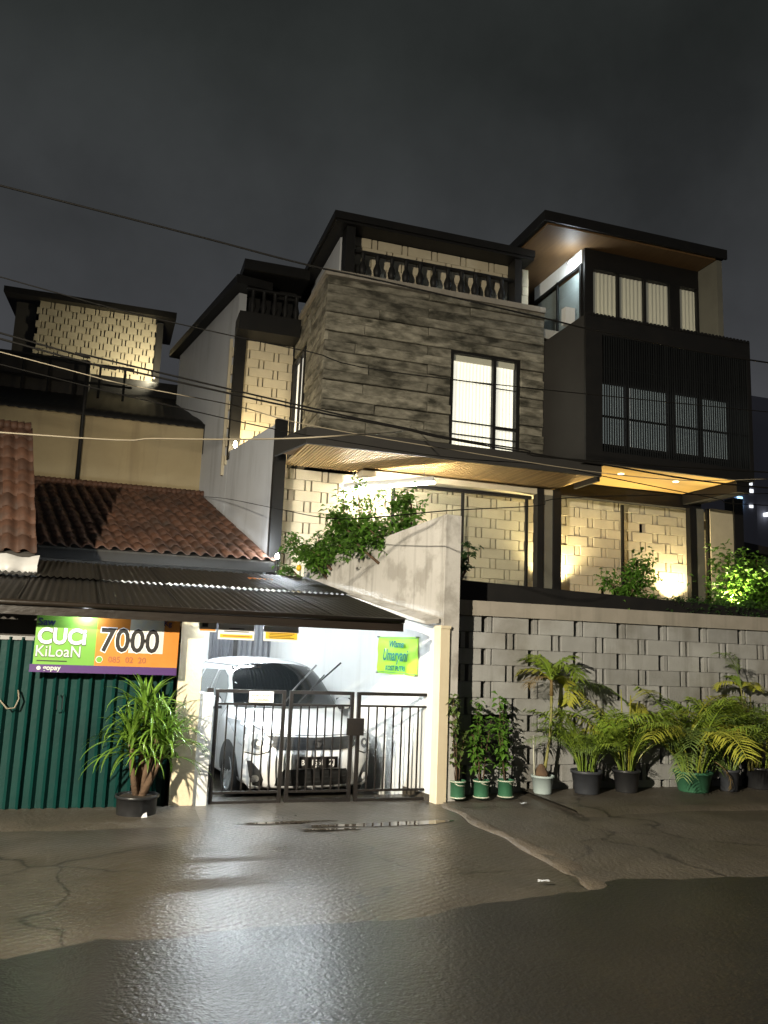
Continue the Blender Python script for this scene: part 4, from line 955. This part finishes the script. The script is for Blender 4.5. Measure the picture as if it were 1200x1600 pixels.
bt('7000', .33, 'txt_white', -.125, 1.612, bold=.016, sx=.89, dy=0); bt('7000', .33, 'txt_black', -.125, 1.612, bold=.006, sx=.89, dy=.002)
bt('Kg', .075, 'txt_navy', .49, 1.89, bold=.001); bt('085  02  20', .085, 'txt_brown', -.03, 1.50, bold=.001, sx=.95)
MB().lathe([(0,0),(.034,0)], 20, M=Matrix.Translation((-.115, by-.002, 1.525)) @ Matrix.Rotation(math.pi/2,4,'X')).build('phone_badge', M['txt_white'], t)
MB().lathe([(0,0),(.029,0)], 20, M=Matrix.Translation((-.115, by-.004, 1.525)) @ Matrix.Rotation(math.pi/2,4,'X')).build('phone_badge', M['banner_green'], t)
MB().lathe([(0,0),(.02,0)], 16, M=Matrix.Translation((-.675, by-.002, 1.425)) @ Matrix.Rotation(math.pi/2,4,'X')).build('badge', M['txt_grey'], t)
bt('gopay', .07, 'txt_grey', -.635, 1.408, bold=.0015)
for x in (-.72,.64): MB().tube([(x,by+.006,1.975),(x,8.66,2.02)], .004, 4).build('wire', M['cable'], t)
l_ = thing('banner_lamp', (-.25, 8.8, 1.98), 'small glaring lamp above the laundry banner', 'lamp')
MB().lathe([(0,0),(.022,.004),(.026,.02),(.014,.04),(.014,.06),(0,.06)], 12, (-.27,8.79,1.945)).build('bulb', M['led'], l_, True)
MB().tube([(-.27,8.79,2.0),(-.27,8.76,2.03)], .01, 6).build('holder', M['black'], l_)
# ------------------------------------------------------------------ plants
def frond_mesh(m, ln, rise, droop, nl, ll, lwid, seed, bare=.3, curl=.5):
    r_ = random.Random(seed); mb = MB(); pts = []
    # frond leaves the origin along +x, rises then arches over
    a = rise; p = Vector((0,0,0)); N_ = 14
    for i in range(N_+1):
        pts.append(p.copy()); a -= droop/N_*(1+.9*i/N_); p = p + Vector((math.cos(a), .03*math.sin(i*.7+seed), math.sin(a)))*ln/N_
    mb.tube(pts, [.008*(1-.8*i/N_)+.0015 for i in range(N_+1)], 5)
    for k in range(nl):
        f = bare+(1-bare)*(k+.5)/nl; q = f*N_; i = min(int(q), N_-1); c = pts[i].lerp(pts[i+1], q-i); d = (pts[i+1]-pts[i]).normalized()
        sz = ll*(math.sin(math.pi*(.12+.83*(k+.5)/nl))**.7)*r_.uniform(.85,1.12)
        for sd in (-1, 1):
            out_ = (Vector((0, sd, 0))*.8 + d*.65 + Vector((0,0,.25+r_.uniform(-.15,.15)))).normalized()
            e1 = c+out_*sz*.5; e2 = c+out_*sz + Vector((0,0,-sz*curl*r_.uniform(.6,1.3)))
            wv = d.cross(out_).cross(out_).normalized()*lwid
            mb.add([c-wv*.3, c+wv*.3, e1+wv+Vector((0,0,-sz*curl*.2)), e1-wv+Vector((0,0,-sz*curl*.2)), e2], [(0,1,2,3),(3,2,4)])
    return mb.mesh('frond', m)
FR = {}
def fronds(key, m, n, ln, rise, droop, nl, ll, lw_, **k):
    FR[key] = [frond_mesh(M[m], ln*(.85+.3*i/max(1,n-1)), rise-(.25*i/max(1,n-1)), droop*(.8+.5*i/max(1,n-1)), nl, ll, lw_, i*7+hash_(key), **k) for i in range(n)]
def hash_(s): return sum(ord(c)*(i+3) for i, c in enumerate(s)) % 97
fronds('areca', 'leaf', 4, .98, 1.5, .85, 23, .28, .0085, bare=.30)
fronds('arecay', 'leafy', 3, 1.12, 1.53, 1.1, 23, .29, .0085, bare=.36)
fronds('arecad', 'leafd', 3, 1.12, 1.46, 1.2, 23, .30, .0085, bare=.3)
fronds('crown', 'leaf', 3, .66, 1.3, 1.3, 24, .28, .015, bare=.08)
fronds('crowny', 'leafy', 2, .66, 1.05, 1.6, 24, .28, .015, bare=.08)
fronds('dry', 'leafdry', 2, .6, .7, 1.5, 13, .2, .008, bare=.25)
def pot_mesh(mb, x, y, r_, h_, z0=.0, taper=.78):
    mb.lathe([(0,0),(r_*taper,0),(r_*taper*1.02,.01),(r_*.97,h_*.86),(r_*1.05,h_*.87),(r_*1.06,h_),(r_*.95,h_),(r_*.92,h_*.88),(0,h_*.86)], 22, (x,y,z0)); return mb
def plant(name, lab, cat, x, y, r_, h_, m, z0, group, taper=.78):
    t = thing(name, (x,y,z0), lab, cat, group)
    pot_mesh(MB(), x, y, r_, h_, z0, taper).build('pot', M[m], t, True)
    MB().lathe([(0,.012),(r_*.5,.008),(r_*.93,0)], 14, (x,y,z0+h_*.9)).build('soil', M['soil'], t, True)
    return t
def spread(t, x, y, z, sets, n, seed, smin=.75, smax=1.1, rr=.05, az=None):
    r_ = random.Random(seed)
    for i in range(n):
        if math.sin(2*math.pi*i/n) < -.45 and i % 3: continue
        key = sets[i % len(sets)]; me = r_.choice(FR[key]); a = (2*math.pi*i/n + r_.uniform(-.35,.35)) if az is None else az[i % len(az)]+r_.uniform(-.2,.2)
        s = r_.uniform(smin, smax)
        link('frond', me, t, (x+rr*math.cos(a), y+rr*math.sin(a), z), (r_.uniform(-.15,.15), r_.uniform(-.25,.15), a), s)
PZ = .108
GP = 'potted palms along the garden wall'
# slender palm in the pale pot
t = plant('potted_palm', 'slender ringed palm in the pale blue pot', 'potted plant', 5.05, 9.12, .135, .21, 'pot_white', PZ, GP)
tr = [(5.06,9.12,.28),(5.10,9.12,.5),(5.15,9.12,.8),(5.17,9.13,1.05),(5.17,9.13,1.25)]
MB().tube(tr, [.028,.018,.016,.016,.018], 8).build('trunk', M['stem'], t, True); MB().tube([(5.17,9.13,1.25),(5.17,9.13,1.45)], [.026,.016], 8).build('crownshaft', M['leafdry'], t, True)
MB().lathe([(.0,.0),(.11,.0),(.08,.08),(.03,.16),(0,.17)], 10, (5.03,9.12,PZ+.17)).build('root_ball', M['bark'], t, True)
for i, (a, k) in enumerate([(2.6,'crowny'),(.5,'crowny'),(1.5,'crown'),(-.2,'crown'),(3.4,'dry'),(-1.4,'crown'),(2.0,'crown'),(2.3,'crown'),(1.1,'crown'),(.9,'crowny')]):
    link('frond', FR[k][i % len(FR[k])], t, (5.17,9.13,1.42), (0, -.2 if k == 'crown' else .05, a), .88)
MB().tube([(4.93,9.10,.3),(4.915,9.1,.62),(4.91,9.1,.78)], [.014,.009,.004], 6).build('shoot', M['pot_rim'], t, True)
# bushy palms
t = plant('potted_palm', 'low bushy palm in the dark grey pot beside the slender palm', 'potted plant', 5.63, 9.08, .185, .27, 'pot_grey', PZ, GP); spread(t, 5.63, 9.08, PZ+.24, ['areca','areca','arecad'], 42, 3, .7, 1.1, .09)
t = plant('potted_palm', 'tall yellow stemmed palm in the narrow black pot', 'potted plant', 6.22, 9.12, .165, .27, 'pot_black', PZ, GP); spread(t, 6.22, 9.12, PZ+.24, ['areca','arecay','arecad'], 42, 5, .75, 1.3, .08)
for i, (dx, h_) in enumerate([(-.03,1.35),(.04,1.28),(.09,1.2)]):
    MB().tube([(6.2+dx,9.1,.35),(6.2+dx*1.5,9.1,h_*.7),(6.2+dx*2,9.1,h_)], [.014,.010,.005], 6).build('stem', M['leafy'], t, True)
for a, k, s in ((.2,'arecay',.55),(.5,'crowny',.7),(2.9,'arecad',.9),(3.0,'arecad',.85),(-.3,'arecay',.5),(2.4,'areca',.6)): link('frond', FR[k][0], t, (6.25,9.1,1.15), (0,.55,a), s)
t = plant('potted_palm', 'largest spreading palm in the wide green tub', 'potted plant', 7.18, 9.08, .235, .25, 'pot_green', PZ, GP); spread(t, 7.18, 9.08, PZ+.24, ['areca','arecad','areca','arecay'], 54, 8, .8, 1.4, .14)
for a, k, s in ((1.9,'arecad',1.3),(2.1,'arecad',1.15),(.3,'arecay',1.25),(.1,'arecay',1.1),(.5,'arecad',1.2),(-.2,'areca',1.1)): link('frond', FR[k][1], t, (7.15,9.1,.75), (0,.0 if a > 1.5 else .25,a), s)
link('frond', FR['dry'][0], t, (7.35,8.95,.5), (0,.9,-.6), .9)
t = plant('potted_palm', 'feathery palm in the small blue grey pot right of the green tub', 'potted plant', 7.72, 9.06, .13, .27, 'pot_grey', PZ, GP); spread(t, 7.72, 9.06, PZ+.24, ['areca','arecad'], 36, 11, .75, 1.35, .08)
t = plant('potted_palm', 'upright palm in the black pot at the right edge', 'potted plant', 8.35, 9.2, .22, .28, 'pot_black', PZ, GP); spread(t, 8.35, 9.2, PZ+.24, ['areca','arecad','arecay'], 50, 13, .8, 1.45, .12)
for i, (dx, h_) in enumerate([(-.12,1.5),(-.06,1.35),(.03,1.3)]):
    MB().tube([(8.2+dx,9.1,.35),(8.15+dx,9.1,h_*.7),(8.1+dx,9.1,h_)], [.016,.012,.006], 6).build('stem', M['stem'], t, True)
for a, k, s in ((.3,'crowny',.7),(2.8,'crowny',.7),(1.5,'crown',.7),(3.6,'arecad',.9)): link('frond', FR[k][0], t, (8.0,9.1,1.4), (0,.2,a), s)
# three leafy cuttings in green pots
def leaf_tuft(mb, c, n, sz, r_, spread_=.06):
    for _ in range(n):
        a = r_.uniform(0, 6.283); e = r_.uniform(-.7,.7); d = Vector((math.cos(a)*math.cos(e), math.sin(a)*math.cos(e), math.sin(e)))
        s = sz*r_.uniform(.6,1.2); b0 = Vector(c)+Vector((r_.uniform(-1,1),r_.uniform(-1,1),r_.uniform(-1,1)))*spread_
        sd = d.cross(Vector((r_.uniform(-.5,.5),r_.uniform(-.5,.5),1))).normalized()*s*.3
        nm = d.cross(sd).normalized()*s*.12
        mb.add([b0, b0+d*s*.5+sd-nm, b0+d*s+Vector((0,0,-s*.25)), b0+d*s*.5-sd-nm, b0+d*s*.5+nm*.3], [(0,1,4),(1,2,4),(2,3,4),(3,0,4)])
for i, (x, hh, lab) in enumerate([(3.90, 1.25, 'thin leafy cutting in the green pot nearest the gate'), (4.20, 1.18, 'leafy cutting in the middle one of three green pots'), (4.51, 1.35, 'leafy cutting in the green pot nearest the pale pot')]):
    r_ = random.Random(40+i); y = 9.02
    t = plant('potted_shrub', lab, 'potted plant', x, y, .092, .20, 'pot_green', .088, 'three small green pots', .93)
    for z in (.094, .27): MB().lathe([(.088 if z < .2 else .096,0),(.097 if z < .2 else .101,.003),(.097 if z < .2 else .101,.010),(.088 if z < .2 else .096,.013)], 20, (x,y,z)).build('rim', M['pot_rim'], t, True)
    MB().tube([(x-.08,y-.05,.275),(x-.03,y-.09,.24+.02*i),(x+.05,y-.085,.235)], .006, 5).build('handle', M['pot_rim'], t, True)
    fol = MB()
    for k in range(5):
        a = r_.uniform(0, 6.28); tp = Vector((x+.13*math.cos(a), y+.10*math.sin(a)+.02, hh*r_.uniform(.6,1))); b0 = Vector((x+.02*math.cos(a), y+.02*math.sin(a), .25)); md = b0.lerp(tp,.5)+Vector((r_.uniform(-.03,.03),0,0))
        MB().tube([b0, md, tp], [.008,.006,.003], 5).build('stem', M['bark'], t, True)
        for q in range(9):
            f = .25+.75*q/8; c = b0.lerp(md, f*2) if f < .5 else md.lerp(tp, f*2-1)
            leaf_tuft(fol, c, 6 if f > .6 else 3, .095, r_, .035)
    tag(fol.build('leaves', M['bush'] if i != 0 else M['leafd'], t), kind='stuff')
# dracaena in the black bucket
t = plant('potted_dracaena', 'spiky strap leaved plant in a black tub before the green doors', 'potted plant', .36, 8.72, .20, .19, 'pot_black', .05, None, .92)
def strap(ln, rise, droop, wd, seed):
    mb = MB(); a = rise; p = Vector((0,0,0)); A = []; n = 9; r_ = random.Random(seed)
    for i in range(n+1):
        f = i/n; wv = wd*(math.sin(math.pi*min(1, .18+.82*f))**.6)*(1-.15*f) if i < n else .001
        nv = Vector((-math.sin(a), 0, math.cos(a)))
        A.append([p+Vector((0,-wv,0))+nv*wv*.35, p.copy(), p+Vector((0,wv,0))+nv*wv*.35])
        a -= droop/n*(.5+1.2*f); p = p+Vector((math.cos(a),0,math.sin(a)))*ln/n
    mb.grid(A); return mb.mesh('leaf', M['strap'], True)
ST_ = [strap(.56,1.25,1.1,.017,1), strap(.62,.95,1.7,.018,2), strap(.62,.5,1.6,.018,3), strap(.52,1.42,.6,.016,4), strap(.60,.1,1.2,.017,5), strap(.58,1.1,2.4,.017,6)]
r_ = random.Random(21)
heads = [((.36,8.72,.18),(.30,8.70,.45),(.26,8.68,.72)), ((.38,8.74,.18),(.44,8.76,.5),(.52,8.74,.80)), ((.36,8.75,.18),(.38,8.80,.6),(.38,8.82,1.0)), ((.38,8.70,.18),(.50,8.70,.45),(.58,8.66,.68))]
for hi, (a, b, c) in enumerate(heads):
    MB().tube([a,b,c], [.040,.032,.026], 8).build('cane', M['bark'], t, True)
    for k in range(64):
        az = k*2.39996+hi; lev = k/64
        me = ST_[r_.choice([0,3,0,5])] if lev > .6 else ST_[r_.choice([1,0,5,2])] if lev > .25 else ST_[r_.choice([2,4,1])]
        link('leaf', me, t, (c[0], c[1], c[2]-.10+.16*lev), (r_.uniform(-.2,.2), r_.uniform(-.15,.15), az+r_.uniform(-.3,.3)), r_.uniform(.72,1.02))
o = MB().add([(.40,8.50,.06),(.46,8.49,.065),(.45,8.50,.11),(.42,8.52,.09)],[(0,1,2,3)]).build('paper_scrap', M['paper']); tag(o, 'torn white paper at the foot of the black tub', 'litter', 'paper scraps')

# bushes in the garden
def bush(name, lab, cat, base, tips, nleaf, sz, m, seed, spread_=.13, fruit=None, trail=False):
    t = thing(name, base, lab, cat); r_ = random.Random(seed); fol = MB(); br = MB()
    for tp in tips:
        tp = Vector(tp); b0 = Vector(base) if not trail else Vector((tp.x*.6+bx(tp.y)*.4+.25, tp.y+r_.uniform(-.3,.3), tp.z-.35)); md = b0.lerp(tp,.55)+Vector((r_.uniform(-.1,.1),r_.uniform(-.1,.1),r_.uniform(.0,.12)))
        br.tube([b0, md, tp], [.022,.013,.004], 5)
        n = nleaf//len(tips)
        for k in range(n):
            f = .30+.72*r_.random()**.7
            c = b0.lerp(md, min(1, f*2)) if f < .5 else md.lerp(tp, f*2-1)
            leaf_tuft(fol, c+Vector((r_.gauss(0,1),r_.gauss(0,1),r_.gauss(0,.8)))*spread_*.6, 3, sz, r_, spread_*.35)
    br.build('branches', M['bark'], t, True); tag(fol.build('foliage', M[m], t), kind='stuff')
    for q in fruit or []:
        MB().lathe([(0,-.05),(.03,-.04),(.045,0),(.03,.04),(0,.052)], 12, q).build('fruit', M['lemon'], t, True)
    return t
r_ = random.Random(5)
tips = []
for i in range(34):
    y = 10.1+3.05*i/33; tips.append((bx(y)+r_.uniform(-.32,.25), y, 3.36-.0876*(y-9.2)*1.0+r_.uniform(-.12,.5)*(1 if i % 3 else .5)))
bush('lemon_bush', 'leafy bush with one yellow fruit spilling over the boundary wall', 'bush', (3.15,12.2,2.6), tips, 1500, .10, 'bush', 6, .13, [(2.66,12.55,2.93)], True)
bush('garden_sapling', 'dark leafy sapling against the glare behind the boundary wall', 'bush', (3.75,13.4,2.55), [(3.4+.12*i, 13.3+.06*(i % 3), 4.0+.14*((i*3) % 5)) for i in range(7)], 240, .10, 'bush', 9, .12)
bush('corner_shrub', 'small dark shrub peeping past the right end of the boundary wall', 'bush', (4.6,10.9,2.5), [(4.72,10.9,3.15),(4.8,10.9,3.3),(4.75,10.95,2.95)], 60, .1, 'bushd', 10, .07)
bush('planter_shrub', 'open wispy shrub rising from the planter beneath the slatted box', 'bush', (6.85,10.0,2.45), [(6.5,10,2.85),(6.65,10,2.7),(6.9,10,2.95),(7.05,10.05,3.15),(7.25,10,3.2),(7.1,10,3.0),(7.3,10,2.85),(6.8,9.95,2.7),(6.6,9.9,2.5),(7.2,9.9,2.6)], 420, .085, 'bush', 12, .10)
bush('leafy_shrub', 'dense bright green shrub below the right end of the slatted box', 'bush', (12.4,14.0,2.4), [(11.45+.19*i, 13.5+.15*((i*5) % 4), 2.8+.27*((i*7) % 5)) for i in range(13)], 1300, .14, 'bush', 14, .3)
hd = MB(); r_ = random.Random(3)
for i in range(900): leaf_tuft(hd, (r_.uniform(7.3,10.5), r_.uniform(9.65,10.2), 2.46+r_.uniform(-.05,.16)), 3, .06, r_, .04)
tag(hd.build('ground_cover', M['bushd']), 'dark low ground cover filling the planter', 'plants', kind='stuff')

# ------------------------------------------------------------------ overhead cables
def cable(pts, rad, m, lab):
    n = len(pts); P_ = []
    for i in range(n-1):
        p0, p1, p2, p3 = [Vector(pts[max(0, min(n-1, k))]) for k in (i-1, i, i+1, i+2)]
        for s in range(6):
            u_ = s/6; P_.append(.5*((2*p1)+(p2-p0)*u_+(2*p0-5*p1+4*p2-p3)*u_*u_+(3*p1-p0-3*p2+p3)*u_**3))
    P_.append(Vector(pts[-1]))
    tag(MB().tube(P_, rad*.78, 6).build('overhead_cable', M[m], None, True), lab, 'cable', 'overhead cables')
Yw = 7.5
def wz(l): return [(x, Yw+.0*x, z) for x, z in l]
cable(wz([(-9,6.4),(-5,5.95),(-1.31,5.68),(.38,5.55),(1.46,5.46),(2.3,5.43),(4.13,5.34),(4.93,5.30),(7.13,5.28),(12,5.5)]), .012, 'cable', 'highest dark cable crossing the sky to the right')
cable(wz([(-9,5.9),(-1.22,4.83),(-.33,4.71),(.57,4.63),(1.55,4.57),(3.2,4.5),(12,4.9)]), .007, 'cable', 'thin dark cable second from the top')
cable(wz([(-9,5.6),(-1.16,4.32),(-.47,4.23),(.9,4.08),(1.58,4.01),(2.1,3.96),(2.63,3.92),(3.05,3.88),(3.92,3.85),(4.76,3.82),(12,4.2)]), .011, 'cable', 'upper dark cable of the bundle in front of the concrete wall')
cable([(x, Yw-.12, z) for x, z in [(-9,5.5),(-1.15,4.23),(-.08,4.1),(.91,4.0),(1.59,3.94),(2.5,3.88),(3.05,3.83),(4.76,3.76),(7.0,3.72),(12,4.0)]], .012, 'cable', 'lower dark cable of the bundle in front of the concrete wall')
cable([(x, Yw+.15, z) for x, z in [(-9,5.3),(-1.18,4.2),(-.2,4.06),(.9,3.98),(1.6,3.88),(3.1,3.80),(5.4,3.74),(7.2,3.9),(12,4.6)]], .006, 'cable_pale', 'pale thin cable running among the dark bundle')
cable([(x, Yw+.25, z) for x, z in [(-9,5.2),(-1.2,4.12),(.4,3.92),(1.6,3.80),(3.1,3.74),(4.3,3.78),(5.0,3.73),(6.5,3.62),(7.2,3.6),(12,3.9)]], .007, 'cable', 'thin sagging cable at the bottom of the bundle')
cable(wz([(-9,3.2),(-1.07,3.44),(.25,3.54),(1.29,3.66),(2.11,3.8)]) + [(3.6,10.5,4.75),(5.1,14.4,6.0)], .010, 'cable_pale', 'pale cable rising to the concrete facade from the left')
cable([(1.66,19.1,5.05),(1.9,16.2,4.55)] + [(2.1,12.0,3.75),(2.6,10.0,3.35)] + wz([(3.07,3.13),(4.07,3.27),(5.0,3.46),(12,4.2)]), .007, 'cable', 'dark cable low across the lit garden')

# ------------------------------------------------------------------ far right
t = thing('dark_house', (15.5, 17, 0), 'dark tiled roof and wall of the house at the far right', 'house')
MB().box(13.7,19,16.6,20,0,4.6).build('wall', M['concrete_dark'], t)
MB().hexa([(13.4,16.2,4.55),(20,16.2,3.9),(20,20.5,3.9),(13.4,20.5,5.6),(13.4,16.2,4.75),(20,16.2,4.1),(20,20.5,4.1),(13.4,20.5,5.8)]).build('roof', M['zinc'], t)
for i in range(14): MB().box(13.42+i*.12,13.48+i*.12,16.4,16.45,2.8,4.5).build('fence_board', M['charcoal'], t)
t = thing('city_tower', (128,140,0), 'distant pale tower block with a few lit windows at the far right', 'tower')
MB().box(122.6,128.6,140,155,0,56).build('wall', M['tower'], t); MB().box(128.6,142,141.5,156,0,60).build('wall', M['tower'], t)
for x, z in ((126.6,39.2),(126.8,37.6),(126.6,34.3),(131.5,33)): MB().box(x,x+.9,139.8,139.95 if x < 128.6 else 141.4,z,z+.75).build('window', M['citywin'], t)
MB().box(123.4,124.6,139.6,139.9,34.0,36.4).build('lit_sign', M['citysign'], t); MB().box(122.7,123.4,139.6,139.9,35.0,35.8).build('lit_sign', M['citysign'], t)
o = MB().hexa([(1.82,12.15,2.655),(2.2,12.2,2.655),(2.2,12.26,2.665),(1.82,12.21,2.665),(1.82,12.15,2.70),(2.2,12.2,2.70),(2.2,12.26,2.71),(1.82,12.21,2.71)]).build('plank', M['orange']); tag(o, 'short orange plank lying on the dark porch roof', 'plank')
